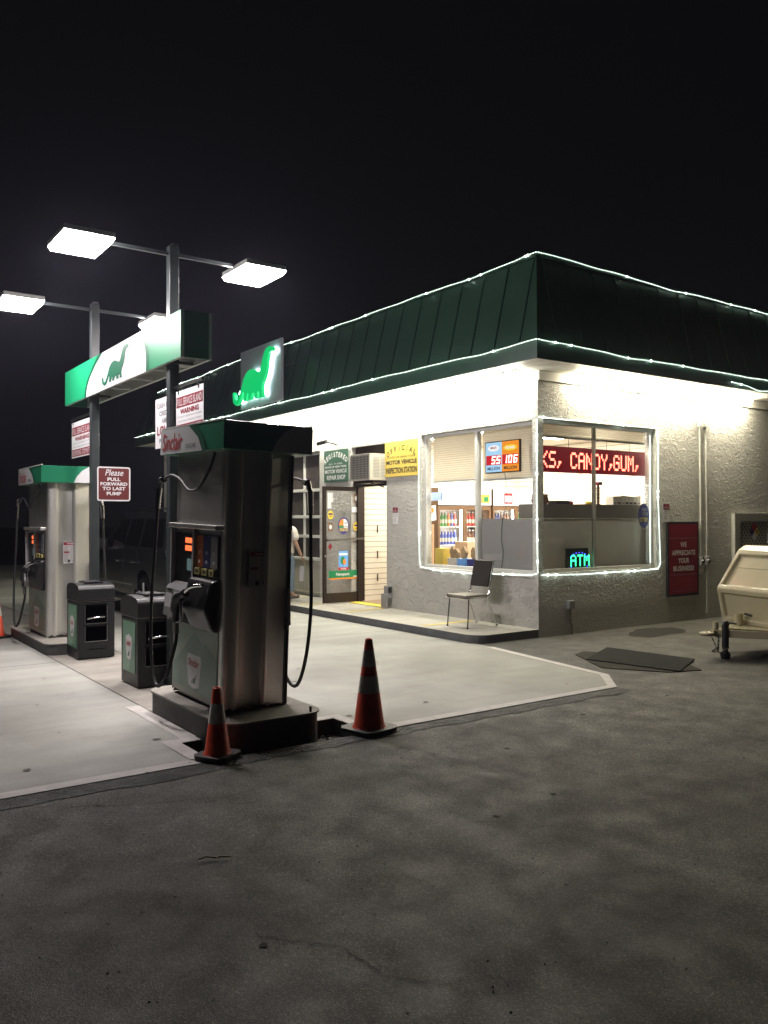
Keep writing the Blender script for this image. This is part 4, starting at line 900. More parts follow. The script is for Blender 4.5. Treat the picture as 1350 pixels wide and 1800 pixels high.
        s = M().set(T_); s.rect(-hx+.05, .08, hx-.075, .60, mat('door_pale', (.30, .38, .33), .35, noise=.08, nscale=4), .002)
        s.poly([(-hx+.05, .08), (hx-.075, .08), (hx-.075, .30), (.12, .50), (-.02, .56), (-.16, .48), (-.28, .38), (-hx+.05, .26)], mat('door_green', (.16, .27, .21), .35, noise=.1, nscale=4), .003)
        s.poly([(.02, .08), (hx-.075, .08), (hx-.075, .40), (.20, .50), (.06, .34)], mat('door_green_dark', (.12, .22, .17), .35), .004)
        s.poly([(-.15, .38), (.12, .38), (.14, .33), (.10, .12), (-.02, .10), (-.12, .12), (-.17, .33)], SIGNW, .005); s.text('Sinclair', -.13, .28, .09, .345, RED, .007, .02, .1); dino(s, -.05, .14, .05, .22, DGREEN2, .006, .007)
        s.build('door_print', ld)
        # hose: from under the valance, out to the side, down in a loop, back up to the nozzle
        s = M().set(TH); k = 1
        s.tube(catmull([(.42, 2.04, .06), (.40, 1.90, .10), (.28, 1.76, .13), (.10, 1.74, .14), (-.12, 1.83, .13), (-.34, 1.87, .12), (-.50, 1.84, .13)], 6), .0125, RUB, 8)
        s.tube(catmull([(-.60, 1.60, .14), (-.61, 1.2, .15), (-.60, .8, .17), (-.50, .42, .20), (-.36, .16, .22), (-.24, .10, .22), (-.12, .20, .20), (-.07, .38, .17), (-.055, .50, .15), (-.055, .57, .15)], 8), .0155, RUB, 8)
        s.build('hose', t)
        s = M().set(TH); s.tube([(-.50, 1.84, .13), (-.56, 1.83, .13)], .03, BLACK, 10); s.tube([(-.56, 1.84, .13), (-.59, 1.76, .135)], .022, STEELD, 8); s.tube([(-.59, 1.76, .135), (-.60, 1.58, .14)], [.026, .022], CHROME, 10); s.build('swivel', t)
    # valance
    s = M(); vx0, vx1, vy = -.67, .66, .385
    VG = mat('valance_green', (.012, .17, .085), .3, noise=.06, nscale=2); VW = mat('valance_white', (.55, .56, .57), .35)
    s.box(vx0, vx1, -vy, vy, 2.055, 2.275, VG); s.build('valance', t, .004)
    va = [c for c in t.children if c.name.startswith('valance')][0]
    s = M(); s.box(vx0-.004, vx1+.004, -vy-.004, -vy+.02, 2.278, 2.288, ALU); s.box(vx0-.004, vx1+.004, vy-.02, vy+.004, 2.278, 2.288, ALU); s.build('edge_trim', va)
    for sd in (-1, 1):
        s = M().set(frame((0, sd*vy, 0), (-sd, 0, 0), (0, 0, 1))); u0 = vx0 if sd < 0 else -vx1; u1 = vx1 if sd < 0 else -vx0
        pts = [(u0+.0, 2.057), (u0+.93, 2.057)]+[(u0+.93-.26*(1-math.cos(R(a)))-.02, 2.057+.216*math.sin(R(a))) for a in range(15, 91, 15)]+[(u0, 2.273)]
        s.poly(pts, VW, .005)
        s.poly([(u0+.93, 2.057), (u0+1.02, 2.057), (u0+.95, 2.16), (u0+.80, 2.273), (u0+.64, 2.273), (u0+.84, 2.17)], DGREEN2, .0055)
        s.text('Sinclair', u0+.05, 2.085, u0+.50, 2.235, RED, .008, .008, .12); s.text('DINOCARE', u0+.58, 2.09, u0+.80, 2.125, INK, .008)
        s.build('valance_print', va)
        s = M().set(frame((vx1 if sd > 0 else vx0, 0, 0), (0, sd, 0), (0, 0, 1)))
        s.poly([(vy-.36, 2.057), (vy, 2.057), (vy, 2.273), (vy-.16, 2.273), (vy-.25, 2.22), (vy-.32, 2.14)], VW, .005)
        s.build('valance_end_print', va)
    return t
fp = pump()
fp['label'] = 'nearest stainless steel fuel pump with dark end panel on the orange cone island'
fp.location = (1.995, -5.762, .20); fp.rotation_euler = (R(-1.3), R(1.4), 0)
fp2 = copy_tree(fp); fp2['label'] = 'far stainless steel fuel pump with a pink and white label behind the bins'
fp2.location = (-3.53, -5.76, .15); fp2.rotation_euler = (0, 0, 0)
fp2.scale = (1, 1, 1.0)

# ---------------------------------------------------------------- litter bins
def bin_():
    t = thing('trash_bin', (0, 0, 0), 'bin', 'trash bin', 'black forecourt bins')
    s = M(); hx, hy = .265, .22
    s.box(-hx, hx, -hy, hy, .01, .70, BINB); s.build('body', t, .012)
    s = M().set(frame((0, hy+.003, 0), (1, 0, 0), (0, 0, 1))); P = [(-hx-.006, .715), (hx+.006, .715), (hx+.006, .86), (hx-.03, .90), (.10, .925), (-.10, .925), (-hx+.03, .90), (-hx-.006, .86)]
    s.prism(P, 0, 2*hy+.006, BINB); s.build('hood', t, .014)
    s = M(); s.box(-.15, .15, -.11, .11, .924, .94, BINB); s.build('opening_rim', t, .004)
    s = M(); s.box(-.125, .125, -.085, .085, .9405, .944, INK); s.build('opening', t)
    s = M(); s.set(SIDE(hx+.001, 0, 0)); s.rect(-.14, .44, .12, .66, INK, .002); s.rect(-.14, .22, .12, .40, INK, .002)
    s.box(-.15, .13, .665, .675, 0, .008, BINB); s.box(-.15, .13, .405, .43, 0, .008, BINB); s.box(-.10, .10, .12, .125, 0, .004, GINK)
    for a_, b2_, c2_, d2_ in ((-.145, -.14, .44, .66), (.12, .125, .44, .66), (-.145, .125, .435, .44), (-.145, -.14, .22, .40), (.12, .125, .22, .40), (-.145, .125, .215, .22)): s.box(a_, b2_, c2_, d2_, 0, .008, GREYP); s.build('squeegee_bay', t)
    s = M(); s.tube([(hx+.02, -.12, .50), (hx+.035, 0, .515), (hx+.02, .09, .515)], .011, CHROME, 8); s.build('squeegee_handle', t)
    s = M(); s.box(-hx-.006, hx+.006, -hy-.006, hy+.006, .702, .712, STEELD); s.build('seam_band', t)
    s = M().set(FRONT(0, -hy-.002, 0)); s.prism([(-.19, .14), (.19, .14), (.19, .66), (-.19, .66)], 0, .003, mat('bin_green', (.16, .33, .22), .35, noise=.12, nscale=4))
    s.poly([(.0, .14), (.19, .14), (.19, .50), (.08, .36)], mat('bin_green_dark', (.07, .20, .12), .35), .004)
    s.poly([(-.09, .50), (.0, .53), (.09, .50), (.10, .42), (.06, .28), (0, .26), (-.06, .28), (-.10, .42)], SIGNW, .005); s.text('Sinclair', -.07, .41, .06, .47, RED, .007, .02, .1); dino(s, -.03, .30, .04, .37, DGREEN2, .006, .007)
    s.build('side_print', t)
    return t
b1 = bin_(); b1['label'] = 'black bin with green side print standing beside the near lamp post'; b1.location = (-.005, -5.71, .004)
b2 = copy_tree(b1); b2['label'] = 'black bin with squeegee bay standing between the far pump and the other bin'; b2.location = (-2.135, -5.72, .004)

# ---------------------------------------------------------------- lamp posts
LL = glow('luminaire_lens', (1., .91, .905), LAMP, True)
def lamp_post():
    t = thing('lamp_post', (0, 0, 0), 'lamp post', 'lamp post', 'twin lamp posts')
    s = M(); s.box(-.05, .05, -.05, .05, 0, 4.50, POST); s.build('pole', t, .006)
    s = M(); s.box(-.12, .12, -.12, .12, 0, .015, POST); s.build('base_plate', t)
    s = M(); s.box(-.075, .075, -.03, .03, 4.50, 4.515, STEELD); s.build('cap', t)
    for sg in (-1, 1):
        s = M(); s.bar((0, sg*.05, 4.42), (0, sg*.68, 4.42), .03, .035, POST); s.build('arm', t)
        s = M(); y0, y1 = sorted((sg*.68, sg*1.15)); s.box(-.31, .31, y0, y1, 4.375, 4.43, ALU); h_ = s.build('lamp_head', t, .01)
        s = M(); P = [(-.306, y0+.004, 4.374), (.306, y0+.004, 4.374), (.306, y1-.004, 4.374), (-.306, y1-.004, 4.374)]; Q = [(-.28, y0+.025, 4.33), (.28, y0+.025, 4.33), (.28, y1-.025, 4.33), (-.28, y1-.025, 4.33)]
        s.add(P+Q, [(7, 6, 5, 4), (0, 4, 5, 1), (1, 5, 6, 2), (2, 6, 7, 3), (3, 7, 4, 0)][::1], LL); s.build('lens', h_)
    return t
lp = lamp_post(); lp['label'] = 'square steel post with two bright lamp heads behind the nearest pump'; lp.location = (.35, -5.6, .004)
lp2 = copy_tree(lp); lp2['label'] = 'square steel post with two bright lamp heads between the far pump and the bin'; lp2.location = (-2.40, -5.6, .004)
# canopy sign between the posts
t = thing('banner_sign', (-1.3, -5.54, 3.29), 'long boxed sign with green ends and long-necked emblem fixed across both lamp posts', 'sign')
cx0, cx1, cz0, cz1 = -3.43, .83, 3.29, 3.75
s = M(); s.box(cx0, cx1, -5.70, -5.668, cz0, cz1, ALU); s.box(cx0, cx1, -5.412, -5.38, cz0, cz1, ALU); s.box(cx1-.03, cx1, -5.668, -5.412, cz0, cz1, mat('sign_end_green', (.02, .12, .075), .35)); s.box(cx0, cx0+.03, -5.668, -5.412, cz0, cz1, MATS['sign_end_green'])
s.box(cx0+.03, cx1-.03, -5.667, -5.413, cz1-.03, cz1-.001, ALU); s.build('cabinet', t)
s = M(); s.box(.255, .445, -5.667, -5.42, cz0+.0, cz0+.03, STEELD); s.box(-2.495, -2.305, -5.667, -5.42, cz0, cz0+.03, STEELD)
for x in (-1.6, -.8, -.1): s.box(x, x+.05, -5.667, -5.413, cz0+.01, cz0+.06, ALU)
s.build('inner_brace', t)
s = M().set(FRONT(0, -5.702, 0))
s.rect(cx0, cz0, cx1, cz1, SIGNW, .0)
arcL = [(-2.42, cz0), (-2.36, 3.42), (-2.22, 3.53), (-2.0, 3.64), (-1.70, cz1)]
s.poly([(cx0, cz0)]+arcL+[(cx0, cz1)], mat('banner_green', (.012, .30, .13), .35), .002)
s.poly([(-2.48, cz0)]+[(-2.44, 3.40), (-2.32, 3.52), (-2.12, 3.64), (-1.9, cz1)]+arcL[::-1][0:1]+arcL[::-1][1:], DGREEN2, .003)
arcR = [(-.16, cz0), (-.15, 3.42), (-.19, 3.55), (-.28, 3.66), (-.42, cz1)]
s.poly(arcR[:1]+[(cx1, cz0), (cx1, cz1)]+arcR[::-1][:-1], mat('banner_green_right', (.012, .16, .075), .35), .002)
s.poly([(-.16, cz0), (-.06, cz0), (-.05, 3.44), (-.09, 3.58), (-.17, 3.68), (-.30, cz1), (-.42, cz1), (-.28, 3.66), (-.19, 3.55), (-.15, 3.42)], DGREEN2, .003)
dino(s, -1.72, 3.335, -.72, 3.70, mat('emblem_print', (.01, .17, .09), .4), .003, .006)
s.build('face_print', t)
# hanging notices
def notice(T_, u0, u1, v0, v1, loc, label, kind='warn'):
    t = thing('island_notice', loc, label, 'notice'); s = M().set(T_); W_ = u1-u0; H_ = v1-v0
    s.prism([(u0, v0), (u1, v0), (u1, v1), (u0, v1)], -.003, 0, SIGNW); s.build('plate', t)
    p = M().set(T_)
    if kind == 'warn':
        p.rect(u0+.02*W_, v0+.62*H_, u1-.02*W_, v0+.86*H_, DRED, .001); p.text('FULL SERVICE ISLAND', u0+.05*W_, v0+.655*H_, u1-.06*W_, v0+.82*H_, SIGNW, .002, .0)
        p.text('WARNING', u0+.16*W_, v0+.46*H_, u1-.16*W_, v0+.58*H_, DRED, .002, .04); p.text('IT IS NOT NECESSARY TO PUMP', u0+.06*W_, v0+.38*H_, u1-.06*W_, v0+.42*H_, GINK, .002); p.text('UNTIL THE ATTENDANT SERVES', u0+.08*W_, v0+.28*H_, u1-.08*W_, v0+.32*H_, GINK, .002)
        p.rect(u0+.02*W_, v0+.03*H_, u1-.02*W_, v0+.23*H_, DRED, .001); p.text('NO SMOKING - STOP MOTOR', u0+.05*W_, v0+.06*H_, u1-.06*W_, v0+.20*H_, SIGNW, .002)
    else:
        for tx, a, b, h1, h2, mm in (('CASH OR', .12, .9, .80, .90, GINK), ('CREDIT', .25, .9, .64, .74, GINK), ('AMEX', .4, .85, .49, .59, GINK), ('LOW', .12, .9, .26, .44, DRED), ('PRICES', .25, .85, .10, .19, GINK)): p.text(tx, u0+a*W_, v0+h1*H_, u0+b*W_, v0+h2*H_, mm, .002, .03)
    p.build('print', t)
    if kind == 'warn':
        s = M().set(T_); s.box(u0-.05, u1-.02, v1+.035, v1+.06, -.015, .01, STEELD); s.box(u0+.06, u0+.075, v1-.03, v1+.04, 0, .006, INK); s.box(u1-.12, u1-.105, v1-.03, v1+.04, 0, .006, INK); s.build('hanger_bar', t)
notice(FRONT(0, -5.60, 0), .445, 1.14, 2.56, 3.0, (.8, -5.6, 2.56), 'red and white full service warning notice on the near lamp post')
notice(FRONT(0, -5.58, 0), -.21, .28, 2.47, 3.0, (0, -5.6, 2.47), 'white cash or credit low prices notice on the near lamp post', 'cash')
notice(FRONT(0, -5.60, 0), -3.48, -2.47, 2.57, 3.06, (-3, -5.6, 2.57), 'red and white full service warning notice on the far lamp post')
t = thing('pull_forward_sign', (-2.33, -5.37, 1.96), 'maroon sign with white border asking to pull forward to last pump', 'sign')
s = M().set(SIDE(-2.33, 0, 0)); u0, u1, v0, v1 = -5.585, -5.155, 1.955, 2.40; r = .03
def rr(u0, v0, u1, v1, r): 
    P = []
    for cu, cv, a0 in ((u1-r, v0+r, -90), (u1-r, v1-r, 0), (u0+r, v1-r, 90), (u0+r, v0+r, 180)): P += [(cu+r*math.cos(R(a0+k*22.5)), cv+r*math.sin(R(a0+k*22.5))) for k in range(5)]
    return P
s.prism(rr(u0, v0, u1, v1, r), -.004, 0, SIGNW); s.build('plate', t)
s = M().set(SIDE(-2.33, 0, 0)); s.poly(rr(u0+.018, v0+.018, u1-.018, v1-.018, r*.6), BROWN, .001)
s.text('Please', u0+.10, 2.285, u1-.10, 2.365, SIGNW, .003, .01, .25)
for tx, v, a in (('PULL', 2.215, .13), ('FORWARD', 2.155, .04), ('TO LAST', 2.095, .065), ('PUMP', 2.03, .12)): s.text(tx, u0+a, v, u1-a, v+.045, SIGNW, .003, .04)
s.build('print', t)
s = M(); s.box(-2.345, -2.335, -5.54, -5.3, 2.20, 2.24, STEELD); s.build('bracket', t)

# ---------------------------------------------------------------- traffic cones
def cone(h_, bw, big):
    t = thing('traffic_cone', (0, 0, 0), 'cone', 'traffic cone', 'traffic cones')
    rb = bw*.34; rt = .028
    rad = lambda z: rb+(rt-rb)*(z-.035)/(h_-.035)
    s = M(); s.lathe((0, 0, 0), [(rb+.012, .034), (rad(.05), .05), (rad(h_-.01), h_-.01), (rt-.004, h_), (rt-.012, h_-.002), (rt-.014, h_-.08)], ORANGE, 28); s.build('body', t)
    for a, b in (((.42, .60), (.70, .88)) if big else ((.50, .78),)):
        s = M(); s.lathe((0, 0, 0), [(rad(a*h_)+.0012, a*h_), (rad(b*h_)+.0012, b*h_)], REFL, 28); s.build('reflective_band', t)
    q = bw/2; c = q*.3
    s = M(); s.prism([(-q+c, -q), (q-c, -q), (q, -q+c), (q, q-c), (q-c, q), (-q+c, q), (-q, q-c), (-q, -q+c)], .004, .034, mat('cone_base', (.022, .020, .019), .6, noise=.4, nscale=14)); s.build('base', t, .008)
    return t
c1 = cone(.74, .37, True); c1['label'] = 'tall orange cone with two pale bands standing right of the near pump'; c1.location = (2.99, -4.97, .008); c1.rotation_euler.z = R(12)
c2 = cone(.50, .27, False); c2['label'] = 'short orange cone with one worn white band beside the near pump island'; c2.location = (3.0, -6.28, .010); c2.rotation_euler = (R(.5), R(-.5), R(30))
c3 = copy_tree(c1); c3['label'] = 'orange cone at the far left edge beyond the far pump island'; c3.location = (-4.62, -6.38, .006)

# ---------------------------------------------------------------- black SUV
t = thing('parked_suv', (-7.5, -3.0, 0), 'large black SUV parked between the pumps and the shop', 'car')
Ys, Yw = -3.90, -1.98    # camera side, far side
def arch(cx, r, z0): return [(cx-r*math.cos(R(a)), z0+r*math.sin(R(a))) for a in range(0, 181, 15)]
fxw, rxw = -8.80, -5.50
prof = [(-9.80, .45), (-9.25, .42)]+arch(fxw, .44, .42)[0:]+[(-8.3, .36), (-6.0, .36)]+arch(rxw, .44, .42)+[(-5.0, .42), (-4.42, .45), (-4.38, .75), (-4.40, 1.15), (-4.45, 1.22), (-7.95, 1.20), (-8.9, 1.10), (-9.65, 1.00), (-9.85, .80)]
s = M().set(frame((0, Yw, 0), (1, 0, 0), (0, 0, 1))); s.prism(prof, 0, Yw-Ys, CARB); s.build('body', t, .03, 3)
s = M(); lo = [(-8.02, 1.20), (-4.43, 1.22)]; hi = [(-7.05, 1.80), (-4.62, 1.84)]; ins = .17
b_ = [(-8.02, Ys+.02, 1.20), (-4.43, Ys+.02, 1.21), (-4.43, Yw-.02, 1.21), (-8.02, Yw-.02, 1.20)]; t_ = [(-6.95, Ys+ins, 1.84), (-4.66, Ys+ins, 1.85), (-4.66, Yw-ins, 1.85), (-6.95, Yw-ins, 1.84)]
s.add(b_+t_, [(0, 1, 5, 4), (1, 2, 6, 5), (2, 3, 7, 6), (3, 0, 4, 7), (4, 5, 6, 7)], CARB); s.build('cabin', t, .05, 3)
def gp(x, z, o=.006):      # point on the sloping side of the cabin
    k = (z-1.20)/.64; return (x, Ys+.02+(ins-.02)*k-o, z)
for P in ([(-7.55, 1.26), (-6.62, 1.26), (-6.55, 1.72), (-6.95, 1.72)], [(-6.50, 1.26), (-5.80, 1.26), (-5.78, 1.73), (-6.43, 1.73)], [(-5.68, 1.26), (-4.62, 1.27), (-4.78, 1.73), (-5.66, 1.73)]):
    s = M(); s.add([gp(x, z, .055) if False else gp(x, z, .012) for x, z in P], [(0, 1, 2, 3)], CARG); s.build('side_window', t)
s = M(); s.add([(-7.86, Ys+.14, 1.30), (-7.86, Yw-.14, 1.30), (-7.08, Yw-.26, 1.77), (-7.08, Ys+.26, 1.77)], [(3, 2, 1, 0)], CARG); s.build('windscreen', t)
for x0, x1 in ((-7.53, -6.58), (-6.52, -5.78)):
    d = M(); d.box(x0, x1, Ys-.006, Ys-.001, .50, 1.18, CARB); do = d.build('door', t, .004)
    d = M(); d.tube([(x1-.23, Ys-.045, .97), (x1-.05, Ys-.045, .975)], .018, CHROME, 12); d.box(x1-.22, x1-.20, Ys-.035, Ys-.006, .96, .985, CHROME); d.box(x1-.08, x1-.06, Ys-.035, Ys-.006, .96, .985, CHROME); d.build('handle', do)
s = M(); s.add([(-4.437, Ys+.16, 1.27), (-4.437, Yw-.16, 1.27), (-4.628, Yw-.26, 1.78), (-4.628, Ys+.26, 1.78)], [(0, 1, 2, 3)], CARG); s.build('rear_window', t)
s = M(); s.box(-4.40, -4.24, Ys+.04, Yw-.04, .42, .66, BLACK); s.build('rear_bumper', t, .03, 3)
s = M(); s.box(-4.378, -4.36, Yw-.20, Yw-.02, .80, 1.20, mat('tail_red', (.25, .01, .01), .2)); s.build('tail_light', t)
s = M(); s.box(-4.378, -4.362, (Ys+Yw)/2-.26, (Ys+Yw)/2+.26, .86, .99, SIGNW); s.build('number_plate', t)
s = M(); s.box(-7.9, -6.02, Ys-.02, Ys-.001, .56, .59, CHROME); s.build('side_trim', t)
s = M(); s.bar((-8.1, Ys-.06, .34), (-6.05, Ys-.06, .34), .14, .05, BLACK); s.build('running_board', t)
s = M(); s.box(-7.62, -7.42, Ys-.22, Ys-.02, 1.20, 1.38, BLACK); s.box(-7.60, -7.45, Ys-.21, Ys-.03, 1.17, 1.198, CHROME); s.build('wing_mirror', t, .02)
s = M(); s.bar((-7.0, Ys+.24, 1.90), (-4.8, Ys+.24, 1.90), .04, .03, STEELD); s.build('roof_rail', t)
s = M(); s.box(-4.378, -4.36, Ys+.02, Ys+.20, .80, 1.20, mat('tail_red', (.25, .01, .01), .2)); s.build('tail_light', t)
s = M(); s.box(-9.87, -9.84, Ys+.1, Ys+.5, .75, .95, CHROME); s.build('headlight', t)
RIMM = mat('rim_dark', (.12, .12, .12), .4, .4); RIMM2 = mat('rim_silver', (.6, .6, .6), .3, .3)
for wx in (fxw, rxw):
    for wy, sg in ((Ys+.02, -1), (Yw-.26, 1)):
        s = M(); s.lathe((wx, wy, .39), [(.26, 0), (.37, .02), (.385, .06), (.385, .19), (.37, .24), (.26, .24)], RUB, 28, 'y'); wo_ = s.build('wheel', t)
        s = M(); yy = wy if sg < 0 else wy+.24
        s.lathe((wx, yy, .39), [(.255, .0), (.25, .02), (.07, .03)] if sg < 0 else [(.07, -.03), (.25, -.02), (.255, 0)], RIMM, 24, 'y')
        for k in range(5):
            a = R(72*k+18); s.bar((wx+.03*math.cos(a), yy+.0*sg, .39+.03*math.sin(a)), (wx+.245*math.cos(a), yy+.004*sg, .39+.245*math.sin(a)), .055, .03, RIMM2, up=(0, 1, 0))
        s.lathe((wx, yy, .39), [(.05, -.012), (.05, .012)], CHROME, 12, 'y'); s.build('rim', wo_)

# ---------------------------------------------------------------- cream trailer
Hd = Vector((-.30, -.954, 0)).normalized(); Sd = Vector((Hd.y*-1, Hd.x, 0))     # heading, and sideways (+x)
O = Vector((2.13, 1.22, 0))
t = thing('towable_compressor', (2.8, 1.4, 0), 'cream enclosed trailer with recessed front panels and a tow hitch', 'trailer')
Tt = frame(O, Hd, (0, 0, 1))      # u forward, v up, w = Hd x Z
wdir = Hd.cross(Vector((0, 0, 1)))
side = 1 if wdir.dot(Sd) > 0 else -1
Wd = 1.45
bm = bmesh.new()
P = [(0, .36), (.09, .80), (-.20, 1.30), (-.30, 1.355), (-2.75, 1.36), (-3.0, 1.30), (-3.15, .80), (-3.05, .36)]
def tp(u, v, w_): return O+Hd*u+Vector((0, 0, v))+Sd*w_
n = len(P); taper = lambda v: .0 if v < 1.2 else .07
va_ = [bm.verts.new(tp(u-.0, v, taper(v))) for u, v in P]; vb_ = [bm.verts.new(tp(u, v, Wd-taper(v))) for u, v in P]
faces = []
for i in range(n): faces.append(bm.faces.new((va_[i], va_[(i+1) % n], vb_[(i+1) % n], vb_[i])))
bm.faces.new(va_[::-1]); bm.faces.new(vb_)
bmesh.ops.recalc_face_normals(bm, faces=bm.faces)
fr = [faces[0], faces[1]]
for f in fr:
    bmesh.ops.inset_region(bm, faces=[f], thickness=.085, depth=0)
    bmesh.ops.inset_region(bm, faces=[f], thickness=.02, depth=-.045)
oo = Vector((2.8, 1.4, 0))
for v in bm.verts: v.co -= oo
me = bpy.data.meshes.new('body'); bm.to_mesh(me); bm.free(); me.materials.append(CREAM)
o = bpy.data.objects.new('body', me); col.objects.link(o); o.parent = t; ORG_OF[o.name] = oo
md = o.modifiers.new('bevel', 'BEVEL'); md.width = .013; md.segments = 3; md.limit_method = 'ANGLE'; md.angle_limit = R(25)
s = M(); s.bar(tp(-.05, .315, .03), tp(-.02, .315, Wd-.03), .05, .09, CREAM)
tip = tp(.58, .30, Wd*.40)
s.bar(tp(-.1, .31, .22), tip, .07, .09, CREAM); s.bar(tp(-.1, .31, Wd-.22), tip, .07, .09, CREAM)
s.add([tp(.0, .362, .24), tp(.0, .362, Wd-.24), tip+Vector((0, 0, .062))-Hd*.1], [(0, 1, 2)], CREAM); s.add([tp(.0, .355, .24), tp(.0, .355, Wd-.24), tip+Vector((0, 0, .052))-Hd*.1], [(2, 1, 0)], CREAM)
s.build('tongue', t, .004)
s = M(); c_ = tip+Hd*.13; ring = [c_+Hd*(.075*math.cos(R(a)))+Sd*(.075*math.sin(R(a))) for a in range(0, 361, 20)]; s.tube(ring, .022, CREAM, 8, False); s.bar(tip-Hd*.05, tip+Hd*.06, .08, .07, CREAM); s.tube([tip+Vector((0, 0, .05)), tip+Vector((0, 0, .14))], .035, CREAM, 10); s.build('coupler', t)
s = M(); s.tube([tp(.10, .37, .42), tp(.10, .50, .42)], .055, CREAM, 14); s.tube([tp(.10, .50, .42), tp(.10, .505, .42)], .062, CREAM, 14); s.build('filler_pipe', t)
s = M(); j = tip-Hd*.06+Sd*.10
s.tube([j+Vector((0, 0, .12)), j+Vector((0, 0, -.18))], .040, INK, 12); s.tube([j+Vector((0, 0, .12)), j+Vector((0, 0, .16))], [.055, .03], INK, 12); s.lathe(tuple(j-Vector((0, 0, .3))), [(.05, .0), (.06, .03), (.06, .06), (.02, .12)], RUB, 12)
s.tube([j+Vector((0, 0, .1)), j+Vector((.06, .02, .14)), j+Vector((.12, .05, .13))], .012, INK, 6); s.build('jack', t)
s = M(); random.seed(9)
for k in range(2):
    a = tip+Sd*(.05-.15*k)+Vector((0, 0, -.02)); b = a+Hd*(.02)+Vector((0, 0, -.2))+Sd*(-.08+.3*k)
    P = catmull([a, (a+b)/2+Vector((.03, 0, -.08)), b, b+Sd*.1+Vector((0, 0, .06))], 5)
    for i, p in enumerate(P): 
        q = P[min(i+1, len(P)-1)]-P[max(0, i-1)]; q.normalize(); s.tube([p-q*.016, p+q*.016], .010, STEELD, 6)
s.build('safety_chain', t)
for w_ in (-.10, Wd-.02):
    s = M(); cc = tp(-1.7, .33, w_); 
    for a in range(1): s.tube([cc, cc+Sd*.16], .33, RUB, 28)
    s.tube([cc-Sd*.004, cc+Sd*.164], .19, STEELD, 20); s.build('wheel', t)
s = M(); s.add([tp(-.35, 1.22, -.004), tp(-2.9, 1.22, -.004), tp(-2.95, .98, -.004), tp(-.25, .98, -.004)], [(0, 1, 2, 3)], mat('trailer_band', (.06, .055, .05), .5)); s.build('side_band', t)
s = M(); s.bar(tp(.03, 1.08, .35), tp(.03, 1.08, .95), .01, .012, CREAM); s.bar(tp(.12, .52, .55), tp(.10, .50, .65), .03, .02, INK); s.build('latch', t)
p = tp(-.42, 1.36, .40); s = M(); s.lathe(tuple(p), [(.035, 0), (.037, .01), (.037, .13), (.030, .145), (.030, .185), (.026, .19)], INK, 18); s.lathe(tuple(p), [(.0375, .03), (.0375, .07)], GINK, 18)
solo(s, 'spray_can', tuple(p), 'small black capped can standing on top of the cream trailer', 'can')
# ---------------------------------------------------------------- gas cylinder cage with hazard diamond
t = thing('gas_cage', (.3, 6.2, 0), 'grey perforated metal gas cage against the side wall', 'gas cage')
CG = mat('cage_grey', (.42, .42, .39), .6, .0, noise=.12, nscale=4)
y0, y1, zt = 4.80, 7.2, 1.80
s = M(); s.box(.005, .055, y0, y0+.03, .08, zt, CG); s.box(.005, .055, y1-.03, y1, .08, zt, CG); s.box(.005, .055, y0+.03, y1-.03, zt-.04, zt, CG); s.box(.005, .055, y0+.03, y1-.03, .08, .12, CG); s.box(.005, .012, y0+.03, y1-.03, .12, zt-.04, INK); s.build('cabinet', t)
s = M().set(SIDE(.055, 0, 0)); s.box(y0, y1, zt-.14, zt-.0, 0, .02, CG); s.box(y0, y0+.16, .08, zt-.14, 0, .02, CG); s.box(y1-.16, y1, .08, zt-.14, 0, .02, CG); s.box((y0+y1)/2-.1, (y0+y1)/2+.1, .08, zt-.14, 0, .02, CG); s.box(y0+.16, y1-.16, .08, .2, 0, .02, CG)
for (a, b) in ((y0+.16, (y0+y1)/2-.1), ((y0+y1)/2+.1, y1-.16)):
    k = -2.0
    while k < 3.5:
        for sg in (1, -1):
            pts = []
            for v_ in (.2, zt-.14):
                u_ = a+k*1.0+sg*(v_-.2); pts.append((u_, v_))
            (ua, va2), (ub, vb2) = pts
            t0, t1 = 0., 1.
            du_ = ub-ua
            lo_, hi_ = (a-ua)/du_, (b-ua)/du_
            if lo_ > hi_: lo_, hi_ = hi_, lo_
            t0, t1 = max(0, lo_), min(1, hi_)
            if t1-t0 > .02: s.bar((ua+du_*t0, va2+(vb2-va2)*t0, .006+.001*sg), (ua+du_*t1, va2+(vb2-va2)*t1, .006+.001*sg), .036, .004, CG, up=(0, 0, 1))
        k += .105
s.build('lattice_door', t)
s = M().set(SIDE(.080, 5.40, 1.47)); q = .165
for (du_, dv_, mm, tx, tm) in ((0, q/2, mat('hazard_red', (.5, .02, .02), .5), '4', INK), (-q/2, 0, NAVY, '1', INK), (q/2, 0, mat('hazard_yellow', (.75, .6, .05), .5), '0', INK), (0, -q/2, SIGNW, None, None)):
    s.poly([(du_, dv_-q/2), (du_+q/2, dv_), (du_, dv_+q/2), (du_-q/2, dv_)], mm, .0)
    if tx: s.text(tx, du_-.022, dv_-.04, du_+.022, dv_+.04, tm, .002, .04)
solo(s, 'hazard_diamond', (.080, 5.40, 1.47), 'four colour hazard diamond showing 4 and 0 on the gas cage', 'sign')

